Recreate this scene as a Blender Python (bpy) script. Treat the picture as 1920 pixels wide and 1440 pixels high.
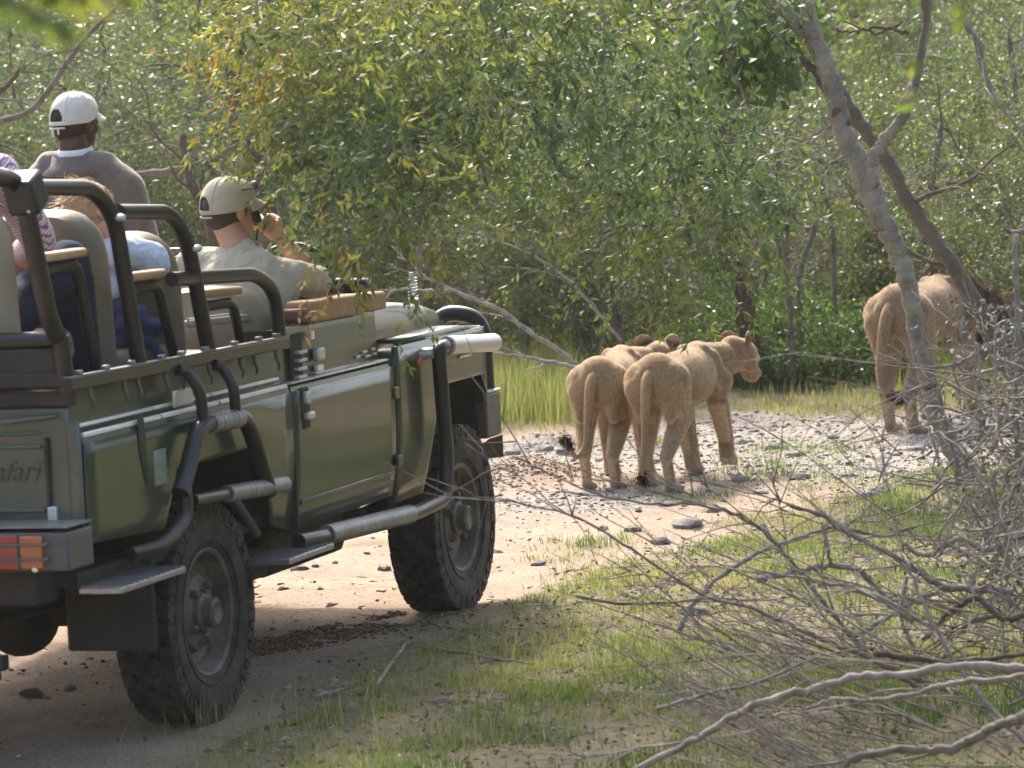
import bpy, bmesh, math, random
import numpy as np
from mathutils import Vector, Matrix, noise as mnoise
R_ = math.radians
S = bpy.context.scene
for o in list(bpy.data.objects):
    bpy.data.objects.remove(o)

# ------------------------------------------------------------------ camera, world, sun, exposure
CAM = np.array([-12.7625, -6.347, 2.2596])
YAW, PITCH, ROLL, FPX = 0.3251, -0.0783, -0.0491, 7238.9      # FPX: focal length in photo pixels (1920 wide)
_F = np.array([math.cos(YAW)*math.cos(PITCH), math.sin(YAW)*math.cos(PITCH), math.sin(PITCH)])
_R = np.array([math.sin(YAW), -math.cos(YAW), 0.0]); _U = np.cross(_R, _F)
RT = _R*math.cos(ROLL) + _U*math.sin(ROLL); UP = -_R*math.sin(ROLL) + _U*math.cos(ROLL)
cam = bpy.data.cameras.new('camera'); camo = bpy.data.objects.new('camera', cam)
S.collection.objects.link(camo); S.camera = camo
cam.sensor_width = 36; cam.lens = 36*FPX/1920; cam.clip_start = 0.3; cam.clip_end = 2000
M = Matrix((( RT[0], UP[0], -_F[0], CAM[0]), (RT[1], UP[1], -_F[1], CAM[1]), (RT[2], UP[2], -_F[2], CAM[2]), (0, 0, 0, 1)))
camo.matrix_world = M
cam.dof.use_dof = True; cam.dof.focus_distance = 18.0; cam.dof.aperture_fstop = 6.3

SUN_AZ, SUN_EL = 34.0, 47.0       # azimuth from +X towards +Y, elevation
w = bpy.data.worlds.new('World'); S.world = w; w.use_nodes = True
nt = w.node_tree; nt.nodes.clear()
sky = nt.nodes.new('ShaderNodeTexSky'); sky.sky_type = 'NISHITA'; sky.sun_disc = False
sky.sun_elevation = R_(SUN_EL); sky.sun_rotation = R_(90-SUN_AZ); sky.air_density = 1.0; sky.dust_density = 6.0; sky.ozone_density = 1.0
bg = nt.nodes.new('ShaderNodeBackground'); bg.inputs['Strength'].default_value = 0.15
wo = nt.nodes.new('ShaderNodeOutputWorld')
nt.links.new(sky.outputs[0], bg.inputs[0]); nt.links.new(bg.outputs[0], wo.inputs[0])
sl = bpy.data.lights.new('sun', 'SUN'); sl.energy = 2.0; sl.angle = R_(6.0); sl.color = (1.0, 0.93, 0.80)
so = bpy.data.objects.new('sun', sl); S.collection.objects.link(so)
sd = Vector((math.cos(R_(SUN_EL))*math.cos(R_(SUN_AZ)), math.cos(R_(SUN_EL))*math.sin(R_(SUN_AZ)), math.sin(R_(SUN_EL))))
so.rotation_euler = sd.to_track_quat('Z', 'Y').to_euler(); so.location = (0, 0, 20)
S.view_settings.view_transform = 'Standard'; S.view_settings.look = 'None'
S.view_settings.exposure = 1.76; S.view_settings.gamma = 1.0; S.view_settings.use_curve_mapping = False
S.render.engine = 'CYCLES'
S.cycles.max_bounces = 8; S.cycles.diffuse_bounces = 5; S.cycles.glossy_bounces = 3
S.cycles.transmission_bounces = 3; S.cycles.transparent_max_bounces = 8

# ------------------------------------------------------------------ placing aids: where a line of sight meets a real plane
def ray(u, v): return _F + RT*(u-960)/FPX - UP*(v-720)/FPX
def onz(u, v, z=0.0):
    d = ray(u, v); return CAM + d*((z-CAM[2])/d[2])
def onx(u, v, x):
    d = ray(u, v); return CAM + d*((x-CAM[0])/d[0])
def ony(u, v, y):
    d = ray(u, v); return CAM + d*((y-CAM[1])/d[1])
def atd(u, v, dep): return CAM + ray(u, v)*dep

# ------------------------------------------------------------------ object helpers
C = S.collection
def tag(o, label=None, cat=None, group=None, kind=None):
    if label: o['label'] = label
    if cat: o['category'] = cat
    if group: o['group'] = group
    if kind: o['kind'] = kind
    return o
def empty(name, loc=(0, 0, 0), rz=0):
    o = bpy.data.objects.new(name, None); C.objects.link(o); o.location = loc; o.rotation_euler = (0, 0, rz)
    o.empty_display_size = 0.1
    return o
def link(name, me, mat=None, parent=None):
    o = bpy.data.objects.new(name, me); C.objects.link(o)
    if mat is not None and len(me.materials) == 0: me.materials.append(mat)
    if parent is not None: o.parent = parent
    return o

class MB:
    """collects shapes, then links them as one mesh object"""
    def __init__(s): s.v = []; s.f = []; s.n = 0
    def add(s, vs, fs):
        s.v.append(np.asarray(vs, float)); n = s.n
        s.f += [tuple(i+n for i in f) for f in fs]; s.n += len(vs); return s
    def box(s, c, d, rot=None):
        x, y, z = np.array(d)/2.0
        vs = np.array([(-x,-y,-z),(x,-y,-z),(x,y,-z),(-x,y,-z),(-x,-y,z),(x,-y,z),(x,y,z),(-x,y,z)])
        if rot is not None: vs = vs @ np.array(rot).T
        return s.add(vs+np.array(c), [(0,3,2,1),(4,5,6,7),(0,1,5,4),(1,2,6,5),(2,3,7,6),(3,0,4,7)])
    def beam(s, a, b, w, h):
        a = np.array(a, float); b = np.array(b, float); d = b-a; L = np.linalg.norm(d); d /= L
        up = np.array([0, 0, 1.0]) if abs(d[2]) < .9 else np.array([1.0, 0, 0])
        sd_ = np.cross(up, d); sd_ /= np.linalg.norm(sd_); up = np.cross(d, sd_)
        return s.box((a+b)/2, (L, w, h), np.array([d, sd_, up]).T)
    def tube(s, pts, r, n=10, cap=True, sub=0):
        P = np.array(pts, float)
        rr = np.array(r if hasattr(r, '__len__') else [r]*len(P), float)
        if sub: P, rr = smooth_path(P, rr, sub)
        T = np.gradient(P, axis=0); T /= np.linalg.norm(T, axis=1)[:, None]+1e-12
        up = np.array([0, 0, 1.0]) if abs(T[0][2]) < .9 else np.array([1.0, 0, 0])
        N = np.cross(T[0], up); N /= np.linalg.norm(N)
        ang = np.arange(n)*2*math.pi/n; rings = []
        for i in range(len(P)):
            N = N - T[i]*(N@T[i]); N /= np.linalg.norm(N); B = np.cross(T[i], N)
            rings.append(P[i] + rr[i]*(np.cos(ang)[:, None]*N + np.sin(ang)[:, None]*B))
        vs = np.concatenate(rings); fs = []
        for i in range(len(P)-1):
            for k in range(n):
                a = i*n+k; b = i*n+(k+1) % n
                fs.append((a, b, b+n, a+n))
        if cap:
            fs.append(tuple(range(n))[::-1]); fs.append(tuple((len(P)-1)*n+k for k in range(n)))
        return s.add(vs, fs)
    def lathe(s, prof, c, axis='y', n=40, a0=0):
        """prof: (radius, along) pairs; closed round the axis through c"""
        vs = []; fs = []; m = len(prof)
        for k in range(n):
            a = a0+k*2*math.pi/n; ca, sa = math.cos(a), math.sin(a)
            for r, t in prof:
                p = (r*ca, t, r*sa) if axis == 'y' else ((t, r*ca, r*sa) if axis == 'x' else (r*ca, r*sa, t))
                vs.append(p)
        for k in range(n):
            for j in range(m-1):
                a = k*m+j; b = ((k+1) % n)*m+j
                fs.append((a, a+1, b+1, b))
        return s.add(np.array(vs)+np.array(c), fs)
    def grid(s, G):
        """G: rows x cols x 3"""
        G = np.array(G, float); r, c = G.shape[:2]; fs = []
        for i in range(r-1):
            for j in range(c-1):
                a = i*c+j; fs.append((a, a+1, a+c+1, a+c))
        return s.add(G.reshape(-1, 3), fs)
    def capsule(s, a, b, ra, rb, n=14, m=5):
        a = np.array(a, float); b = np.array(b, float); d = b-a; L = np.linalg.norm(d)+1e-9; d /= L
        pts = []; rr = []
        for i in range(m+1):
            t = -math.pi/2 + math.pi/2*i/m; pts.append(a+d*ra*math.sin(t)); rr.append(max(ra*math.cos(t), 1e-3))
        for i in range(m+1):
            t = math.pi/2*i/m; pts.append(b+d*rb*math.sin(t)); rr.append(max(rb*math.cos(t), 1e-3))
        return s.tube(pts, rr, n)
    def ell(s, c, r, rot=None, n=20, m=12):
        vs = []; fs = []
        for i in range(m+1):
            t = math.pi*i/m
            for k in range(n):
                a = 2*math.pi*k/n; vs.append((math.sin(t)*math.cos(a)*r[0], math.sin(t)*math.sin(a)*r[1], math.cos(t)*r[2]))
        for i in range(m):
            for k in range(n):
                a = i*n+k; b = i*n+(k+1) % n; fs.append((a, a+n, b+n, b))
        vs = np.array(vs)
        if rot is not None: vs = vs @ np.array(rot).T
        return s.add(vs+np.array(c), fs)
    def loft(s, secs, n=24, sub=6):
        """secs: (x, z, ry, rz) cross-sections along x, smoothly joined"""
        A, _ = smooth_path(np.array(secs, float), np.ones(len(secs)), sub); a = np.arange(n)*2*math.pi/n; vs = []; fs = []
        for x, z, ry, rz in A:
            for t in a: vs.append((x, max(ry, .002)*math.cos(t), z+max(rz, .002)*math.sin(t)))
        for i in range(len(A)-1):
            for k in range(n): p, q = i*n+k, i*n+(k+1) % n; fs.append((p, q, q+n, p+n))
        fs.append(tuple(range(n))[::-1]); fs.append(tuple((len(A)-1)*n+k for k in range(n)))
        return s.add(vs, fs)
    def mesh(s, name, mat=None, smooth=None):
        me = bpy.data.meshes.new(name); me.from_pydata(np.concatenate(s.v).tolist(), [], s.f); me.update()
        if mat: me.materials.append(mat)
        if smooth is not None:
            me.shade_smooth()
            if smooth < 180: me.set_sharp_from_angle(angle=R_(smooth))
        return me
    def build(s, name, mat, parent=None, smooth=35, bevel=0, seg=2, loc=None):
        me = s.mesh(name, mat, smooth); o = link(name, me, None, parent)
        if loc is not None: o.location = loc
        if bevel:
            b = o.modifiers.new('bevel', 'BEVEL'); b.width = bevel; b.segments = seg; b.limit_method = 'ANGLE'; b.angle_limit = R_(40)
            b.harden_normals = False
        return o
    def organic(s, name, mat, parent=None, voxel=0.01, it=8, disp=None, fac=0.5, post=None):
        """join the shapes into one continuous skin"""
        me = s.mesh(name); o = bpy.data.objects.new('tmp_form', me); C.objects.link(o)
        m = o.modifiers.new('r', 'REMESH'); m.mode = 'VOXEL'; m.voxel_size = voxel
        m2 = o.modifiers.new('s', 'SMOOTH'); m2.iterations = it; m2.factor = fac
        dg = bpy.context.evaluated_depsgraph_get(); me2 = bpy.data.meshes.new_from_object(o.evaluated_get(dg))
        bpy.data.objects.remove(o); bpy.data.meshes.remove(me)
        if disp:
            n = len(me2.vertices); co = np.empty(n*3); me2.vertices.foreach_get('co', co); co = co.reshape(-1, 3)
            no = np.empty(n*3); me2.vertices.foreach_get('normal', no); no = no.reshape(-1, 3)
            co = co + no*disp(co)[:, None]; me2.vertices.foreach_set('co', co.ravel()); me2.update()
        me2.materials.clear(); me2.materials.append(mat); me2.name = name; me2.shade_smooth()
        o = link(name, me2, None, parent)
        return o

def smooth_path(P, rr, sub):
    """Catmull-Rom through the points"""
    n = len(P); out = []; ro = []
    E = np.vstack([2*P[0]-P[1], P, 2*P[-1]-P[-2]])
    for i in range(n-1):
        p0, p1, p2, p3 = E[i], E[i+1], E[i+2], E[i+3]
        for k in range(sub):
            t = k/sub
            out.append(0.5*((2*p1)+(-p0+p2)*t+(2*p0-5*p1+4*p2-p3)*t*t+(-p0+3*p1-3*p2+p3)*t**3)); ro.append(rr[i]*(1-t)+rr[i+1]*t)
    out.append(P[-1]); ro.append(rr[-1])
    return np.array(out), np.array(ro)
def fillet(P, r, k=5):
    """round the inner corners of a polyline"""
    P = [np.array(p, float) for p in P]; out = [P[0]]
    for i in range(1, len(P)-1):
        a, b, c = P[i-1], P[i], P[i+1]; d1 = a-b; d2 = c-b; l1, l2 = np.linalg.norm(d1), np.linalg.norm(d2)
        q = min(r, l1*.45, l2*.45); s1 = b+d1/l1*q; s2 = b+d2/l2*q
        for j in range(k+1):
            t = j/k; out.append(s1*(1-t)**2+2*b*t*(1-t)+s2*t*t)
    out.append(P[-1]); return out
def fast_mesh(name, V, F, mat, attr=None, smooth=False):
    """V (n,3), F (m,k) all the same size"""
    me = bpy.data.meshes.new(name); n, (m, k) = len(V), F.shape
    me.vertices.add(n); me.vertices.foreach_set('co', np.ascontiguousarray(V, dtype=np.float32).ravel())
    me.loops.add(m*k); me.loops.foreach_set('vertex_index', np.ascontiguousarray(F, dtype=np.int32).ravel())
    me.polygons.add(m); me.polygons.foreach_set('loop_start', np.arange(m, dtype=np.int32)*k)
    me.polygons.foreach_set('loop_total', np.full(m, k, dtype=np.int32))
    me.update(calc_edges=True)
    if attr:
        for nm, a in attr.items():
            at = me.attributes.new(nm, 'FLOAT', 'POINT'); at.data.foreach_set('value', np.ascontiguousarray(a, dtype=np.float32))
    me.materials.append(mat)
    if smooth: me.shade_smooth()
    return me
_rs = np.random.RandomState(5)
_LT = _rs.rand(64, 64)
def vnoise(x, y, seed=0):
    x = np.asarray(x)+seed*17.3; y = np.asarray(y)+seed*9.1
    xi = np.floor(x).astype(int); yi = np.floor(y).astype(int); fx = x-xi; fy = y-yi
    fx = fx*fx*(3-2*fx); fy = fy*fy*(3-2*fy)
    g = lambda a, b: _LT[a % 64, b % 64]
    return (g(xi, yi)*(1-fx)+g(xi+1, yi)*fx)*(1-fy)+(g(xi, yi+1)*(1-fx)+g(xi+1, yi+1)*fx)*fy
def fbm(x, y, o=4, seed=0):
    s = 0; a = .5
    for i in range(o): s = s+a*vnoise(np.asarray(x)*2**i, np.asarray(y)*2**i, seed+i*3); a *= .5
    return s/(1-.5**o)

# ------------------------------------------------------------------ materials
def mat(name, col, rough=.6, metal=0, spec=.5, coat=0, noise=None, bump=None, sheen=0, coords='Object'):
    """noise: (scale, second colour, amount, detail)   bump: (scale, distance)"""
    m = bpy.data.materials.new(name); m.use_nodes = True; t = m.node_tree; b = t.nodes['Principled BSDF']
    b.inputs['Base Color'].default_value = (*col, 1); b.inputs['Roughness'].default_value = rough
    b.inputs['Metallic'].default_value = metal; b.inputs['Specular IOR Level'].default_value = spec
    b.inputs['Coat Weight'].default_value = coat; b.inputs['Coat Roughness'].default_value = .06
    b.inputs['Sheen Weight'].default_value = sheen
    tc = t.nodes.new('ShaderNodeTexCoord')
    if noise:
        n = t.nodes.new('ShaderNodeTexNoise'); n.inputs['Scale'].default_value = noise[0]; n.inputs['Detail'].default_value = noise[3] if len(noise) > 3 else 5
        n.inputs['Roughness'].default_value = .65
        t.links.new(tc.outputs[coords], n.inputs['Vector'])
        r = t.nodes.new('ShaderNodeMapRange'); r.inputs['From Min'].default_value = .38; r.inputs['From Max'].default_value = .66; r.inputs['To Max'].default_value = noise[2]
        t.links.new(n.outputs[0], r.inputs[0])
        mx = t.nodes.new('ShaderNodeMix'); mx.data_type = 'RGBA'; mx.inputs[6].default_value = (*col, 1); mx.inputs[7].default_value = (*noise[1], 1)
        t.links.new(r.outputs[0], mx.inputs[0]); t.links.new(mx.outputs[2], b.inputs['Base Color'])
    if bump:
        n2 = t.nodes.new('ShaderNodeTexNoise'); n2.inputs['Scale'].default_value = bump[0]; n2.inputs['Detail'].default_value = 4
        t.links.new(tc.outputs[coords], n2.inputs['Vector'])
        bp = t.nodes.new('ShaderNodeBump'); bp.inputs['Strength'].default_value = 1; bp.inputs['Distance'].default_value = bump[1]
        t.links.new(n2.outputs[0], bp.inputs['Height']); t.links.new(bp.outputs[0], b.inputs['Normal'])
    return m
def ramp_mat(name, stops, rough=.6, spec=.3, trans=0.0, attr='v', bump=None):
    """colour from the per-piece number v; trans = share of light let through (leaves, blades)"""
    m = bpy.data.materials.new(name); m.use_nodes = True; t = m.node_tree; b = t.nodes['Principled BSDF']
    a = t.nodes.new('ShaderNodeAttribute'); a.attribute_name = attr
    cr = t.nodes.new('ShaderNodeValToRGB'); e = cr.color_ramp.elements
    while len(e) < len(stops): e.new(.5)
    for i, (p, c) in enumerate(stops): e[i].position = p; e[i].color = (*c, 1)
    t.links.new(a.outputs['Fac'], cr.inputs[0]); t.links.new(cr.outputs[0], b.inputs['Base Color'])
    b.inputs['Roughness'].default_value = rough; b.inputs['Specular IOR Level'].default_value = spec
    if bump:
        tc = t.nodes.new('ShaderNodeTexCoord'); n2 = t.nodes.new('ShaderNodeTexNoise'); n2.inputs['Scale'].default_value = bump[0]
        t.links.new(tc.outputs['Object'], n2.inputs['Vector']); bp = t.nodes.new('ShaderNodeBump'); bp.inputs['Distance'].default_value = bump[1]; bp.inputs['Strength'].default_value = 1
        t.links.new(n2.outputs[0], bp.inputs['Height']); t.links.new(bp.outputs[0], b.inputs['Normal'])
    if trans:
        tr = t.nodes.new('ShaderNodeBsdfTranslucent'); mx = t.nodes.new('ShaderNodeMixShader'); mx.inputs[0].default_value = trans
        g = t.nodes.new('ShaderNodeMix'); g.data_type = 'RGBA'; g.blend_type = 'MULTIPLY'; g.inputs[0].default_value = 1
        g.inputs[7].default_value = (1.35, 1.38, .82, 1)
        t.links.new(cr.outputs[0], g.inputs[6]); t.links.new(g.outputs[2], tr.inputs[0])
        out = t.nodes['Material Output']
        t.links.new(b.outputs[0], mx.inputs[1]); t.links.new(tr.outputs[0], mx.inputs[2]); t.links.new(mx.outputs[0], out.inputs[0])
    return m
# ================================================================== the ground and the dirt road
def gl(*uv): return np.array([onz(u, v)[:2] for u, v in uv])
far_edge = gl((-900,1000),(-300,860),(300,800),(700,800),(930,822),(1200,790),(1400,775),(1600,790),(1760,782),(2100,770),(2600,740))
near_edge = gl((-700,2300),(-100,1620),(250,1450),(420,1385),(520,1300),(620,1262),(760,1200),(1000,1105),(1200,1050),(1400,985),(1600,925),(1800,890),(2100,850),(2600,800))
def sdist(X, Y, L):
    """signed distance to a polyline: positive on its left"""
    best = np.full(X.shape, 1e9); sg = np.ones(X.shape)
    for a, b in zip(L[:-1], L[1:]):
        d = b-a; t = np.clip(((X-a[0])*d[0]+(Y-a[1])*d[1])/(d@d), 0, 1)
        dx = X-(a[0]+t*d[0]); dy = Y-(a[1]+t*d[1]); q = np.hypot(dx, dy); s = np.sign(d[0]*(Y-a[1])-d[1]*(X-a[0]))
        m = q < best-1e-9; best = np.where(m, q, best); sg = np.where(m, s, sg)
    return best*sg
def road_mask(X, Y):
    """1 on bare road, 0 in the grass"""
    dn = sdist(X, Y, near_edge); df = -sdist(X, Y, far_edge)
    d = np.minimum(dn, df) + (fbm(X*1.3, Y*1.3, 4, 3)-.5)*1.0
    return np.clip(d/.45+.5, 0, 1)
patches = [(onz(1460, 885), .9, .32), (onz(1110, 1022), .55, .13), (onz(1060, 1046), .4, .1), (onz(1300, 940), .5, .12), (onz(1640, 968), 1.0, .25),
           (onz(1560, 905), .6, .15), (onz(1180, 915), .3, .2), (onz(700, 1020), .3, .1), (onz(1500, 850), .8, .2)]
def patch_mask(X, Y):
    m = np.zeros(X.shape)
    for c, a, b in patches: m = np.maximum(m, np.clip(1.4-np.hypot((X-c[0])/a, (Y-c[1])/a*1.6)*1.0-.7*fbm(X*5, Y*5, 3, 8), 0, 1))
    return m
def gravel_mask(X, Y):
    """grey crusher gravel heaped along the far side"""
    m = np.zeros(X.shape)
    for (u, v, a, b) in [(1000, 880, 1.1, .55), (940, 860, .9, .5), (1080, 945, .5, .5), (1700, 830, 1.6, .8), (1480, 835, 1.6, .6), (1850, 850, 1.6, .9), (1230, 860, 1.0, .5), (1330, 820, 1.2, .5)]:
        c = onz(u, v); m = np.maximum(m, 1.25-np.hypot((X-c[0])/(a*1.3), (Y-c[1])/(b*1.3))-.6*fbm(X*3, Y*3, 3, 21)+.25)
    c = onz(985, 900); m = m*(1-np.exp(-(((X-c[0])/.45)**2+((Y-c[1])/.35)**2)))
    return np.clip(m*1.6, 0, 1)
def height(X, Y):
    r = road_mask(X, Y); g = gravel_mask(X, Y)
    near = np.exp(-((X-4)**2+(Y)**2)/900)
    h = (fbm(X*.5, Y*.5, 3, 1)-.5)*.10*(1-r*.75) + (fbm(X*3, Y*3, 4, 2)-.5)*.045 + (fbm(X*14, Y*14, 3, 5)-.5)*.016
    c = onz(985, 905); h = h + .14*np.exp(-(((X-c[0])/.35)**2+((Y-c[1])/.28)**2))
    h = h + g*.03*(fbm(X*9, Y*9, 3, 12)) + (1-r)*.02
    # worn wheel tracks, level where the tyres stand
    for y0 in (-.74, .74):
        k = np.exp(-((Y-y0)/.20)**2)*(X < 6)*(X > -30); h = h*(1-.93*k) - .0*k
    return h
def axis(lo, f0, f1, hi, st):
    a = list(np.arange(f0, f1, st)); s = st; x = f0
    L = []
    while x > lo: s *= 1.18; x -= s; L.append(x)
    s = st; x = a[-1]; Rr = []
    while x < hi: s *= 1.18; x += s; Rr.append(x)
    return np.array(L[::-1]+a+Rr)
gx = axis(-500, -2.5, 17, 500, .045); gy = axis(-500, -5.0, 4.5, 500, .04)
GX, GY = np.meshgrid(gx, gy, indexing='ij')
GZ = height(GX, GY)
nx, ny = GX.shape; idx = np.arange(nx*ny).reshape(nx, ny)
F = np.stack([idx[:-1, :-1], idx[1:, :-1], idx[1:, 1:], idx[:-1, 1:]], -1).reshape(-1, 4)
rm = road_mask(GX, GY)*(1-.8*patch_mask(GX, GY)); gm = gravel_mask(GX, GY)

def ground_material():
    m = bpy.data.materials.new('soil'); m.use_nodes = True; t = m.node_tree; b = t.nodes['Principled BSDF']
    N = t.nodes.new; L = t.links.new
    tc = N('ShaderNodeTexCoord')
    def nz(sc, det=5, rough=.6):
        n = N('ShaderNodeTexNoise'); n.inputs['Scale'].default_value = sc; n.inputs['Detail'].default_value = det; n.inputs['Roughness'].default_value = rough
        L(tc.outputs['Object'], n.inputs['Vector']); return n
    def ramp(src, stops):
        r = N('ShaderNodeValToRGB'); e = r.color_ramp.elements
        while len(e) < len(stops): e.new(.5)
        for i, (p, c) in enumerate(stops): e[i].position = p; e[i].color = (*c, 1)
        L(src, r.inputs[0]); return r
    def mix(a, b_, f):
        x = N('ShaderNodeMix'); x.data_type = 'RGBA'; L(a, x.inputs[6]); L(b_, x.inputs[7]); L(f, x.inputs[0]); return x.outputs[2]
    dirt = ramp(nz(2.3, 8, .7).outputs[0], [(.30, (.20, .150, .110)), (.48, (.28, .210, .155)), (.66, (.37, .288, .222))])
    grains = ramp(nz(55, 3).outputs[0], [(.36, (.13, .095, .07)), (.50, (.33, .24, .18)), (.68, (.46, .36, .285))])
    dd = N('ShaderNodeMix'); dd.data_type = 'RGBA'; dd.inputs[0].default_value = .45; L(dirt.outputs[0], dd.inputs[6]); L(grains.outputs[0], dd.inputs[7])
    grav = ramp(nz(42, 4, .7).outputs[0], [(.34, (.085, .078, .070)), (.47, (.215, .195, .175)), (.62, (.38, .355, .325))])
    litter = ramp(nz(18, 6, .75).outputs[0], [(.32, (.075, .058, .036)), (.45, (.20, .155, .10)), (.55, (.15, .14, .07)), (.70, (.36, .285, .20))])
    ar = N('ShaderNodeAttribute'); ar.attribute_name = 'road'; ag = N('ShaderNodeAttribute'); ag.attribute_name = 'gravel'
    c = mix(litter.outputs[0], dd.outputs[2], ar.outputs['Fac'])
    gmul = N('ShaderNodeMath'); gmul.operation = 'MULTIPLY'; gmul.inputs[1].default_value = .8; L(ag.outputs['Fac'], gmul.inputs[0])
    c = mix(c, grav.outputs[0], gmul.outputs[0]); L(c, b.inputs['Base Color'])
    b.inputs['Roughness'].default_value = .92; b.inputs['Specular IOR Level'].default_value = .15
    bp = N('ShaderNodeBump'); bp.inputs['Distance'].default_value = .02; bp.inputs['Strength'].default_value = .9
    L(nz(38, 6, .7).outputs[0], bp.inputs['Height']); L(bp.outputs[0], b.inputs['Normal'])
    return m
soil = ground_material()
g = link('ground', fast_mesh('ground', np.stack([GX, GY, GZ], -1).reshape(-1, 3), F, soil, {'road': rm.ravel(), 'gravel': gm.ravel()}, True))
HZ = MB().box((0, 0, 3.5), (1300, 1300, 10)).mesh('milky_veil'); hm_ = bpy.data.materials.new('added_veil'); hm_.use_nodes = True; hn = hm_.node_tree  # faint fog volume added for the milky look of lens glare
hn.nodes.clear(); pv = hn.nodes.new('ShaderNodeVolumePrincipled'); pv.inputs['Density'].default_value = .0004; pv.inputs['Color'].default_value = (.93, .94, .90, 1); pv.inputs['Anisotropy'].default_value = .35
ho_ = hn.nodes.new('ShaderNodeOutputMaterial'); hn.links.new(pv.outputs[0], ho_.inputs['Volume']); HZ.materials.append(hm_)
tag(link('milky_veil', HZ), 'thin milky veil added to imitate lens glare', None, None, 'stuff')
tag(g, 'pinkish bare dirt road running through short grass and leaf litter', kind='structure')
# ================================================================== the open game-viewing vehicle (x forward, y left, z up; right wheels at y<0)
paint = mat('green_paint', (.011, .030, .012), rough=.30, coat=.4, spec=.35, noise=(3.5, (.024, .040, .020), .6, 9), bump=(1.6, .012))
def add_dust(m, amt=.75, col=(.17, .135, .095), z0=.55, z1=1.05):
    t = m.node_tree; b = t.nodes['Principled BSDF']; N = t.nodes.new; L = t.links.new; old = b.inputs['Base Color'].links[0].from_socket
    g = N('ShaderNodeNewGeometry'); sp = N('ShaderNodeSeparateXYZ'); L(g.outputs['Position'], sp.inputs[0]); r = N('ShaderNodeMapRange')
    r.inputs['From Min'].default_value = z1; r.inputs['From Max'].default_value = z0; L(sp.outputs['Z'], r.inputs[0])
    n = N('ShaderNodeTexNoise'); n.inputs['Scale'].default_value = 6; n.inputs['Detail'].default_value = 9; n.inputs['Roughness'].default_value = .72; L(g.outputs['Position'], n.inputs['Vector'])
    r2 = N('ShaderNodeMapRange'); r2.inputs['From Min'].default_value = .40; r2.inputs['From Max'].default_value = .68; L(n.outputs[0], r2.inputs[0])
    a = N('ShaderNodeMath'); a.operation = 'MULTIPLY_ADD'; a.inputs[1].default_value = .8; a.inputs[2].default_value = .18; L(r.outputs[0], a.inputs[0])
    mm = N('ShaderNodeMath'); mm.operation = 'MULTIPLY'; L(a.outputs[0], mm.inputs[0]); L(r2.outputs[0], mm.inputs[1]); m2 = N('ShaderNodeMath'); m2.operation = 'MULTIPLY'; m2.inputs[1].default_value = amt; L(mm.outputs[0], m2.inputs[0])
    x = N('ShaderNodeMix'); x.data_type = 'RGBA'; L(old, x.inputs[6]); x.inputs[7].default_value = (*col, 1); L(m2.outputs[0], x.inputs[0]); L(x.outputs[2], b.inputs['Base Color'])
    q_ = N('ShaderNodeMath'); q_.operation = 'MULTIPLY_ADD'; q_.inputs[1].default_value = .5; q_.inputs[2].default_value = b.inputs['Roughness'].default_value; L(m2.outputs[0], q_.inputs[0]); L(q_.outputs[0], b.inputs['Roughness'])
add_dust(paint, .6)
dusty = mat('dusty_green_paint', (.030, .052, .034), rough=.32, coat=.5, noise=(4.0, (.075, .085, .06), .6), bump=(2.5, .006))
add_dust(dusty, .6)
blackpipe = mat('black_powder_coat', (.008, .008, .009), rough=.3, spec=.4, coat=.1, noise=(30, (.022, .021, .020), .4))
add_dust(blackpipe, .22, (.10, .08, .06))
wornpipe = mat('worn_grip_tape', (.16, .155, .15), rough=.42, spec=.5, metal=.3, noise=(20, (.30, .29, .27), .7))
alu = mat('aluminium_tread', (.34, .34, .35), rough=.35, metal=.7, noise=(40, (.15, .14, .13), .6))
brite = mat('sky_bright_capping', (.80, .81, .80), rough=.35, metal=.35, noise=(12, (.6, .6, .58), .5))  # near-white tone stands in for sky reflected along the capping
rubber = mat('tyre_rubber', (.016, .015, .014), rough=.75, spec=.3, noise=(7, (.095, .073, .054), .75), bump=(40, .004))
rimm = mat('dusty_wheel_rim', (.05, .045, .036), rough=.65, noise=(7, (.19, .15, .11), .8))
under = mat('underbody', (.016, .014, .012), rough=.8, noise=(8, (.055, .042, .03), .6))
vinyl = mat('olive_vinyl', (.135, .118, .080), rough=.55, spec=.35, noise=(6, (.18, .155, .11), .5), bump=(5, .02))
vinylt = mat('tan_vinyl', (.29, .245, .17), rough=.55, spec=.35, noise=(6, (.28, .24, .17), .5), bump=(5, .02))
woodm = mat('varnished_wood', (.42, .27, .14), rough=.38, spec=.4, noise=(14, (.30, .18, .09), .5))
leather = mat('tan_leather', (.40, .24, .12), rough=.6, spec=.3, noise=(16, (.27, .15, .07), .5), bump=(20, .008))
redl = mat('red_lens', (.26, .012, .014), rough=.2, coat=.5); orl = mat('amber_lens', (.36, .095, .02), rough=.2, coat=.5)
silver = mat('silver_paint', (.5, .5, .5), rough=.35, metal=.6)
teal = mat('teal_panel', (.02, .10, .085), rough=.4)
darkm = mat('dark_decal', (.006, .010, .006), rough=.5)

V = empty('safari_vehicle')
tag(V, 'dark green open safari vehicle with black tube rails and tiered seats on the dirt road', 'safari vehicle')

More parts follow.
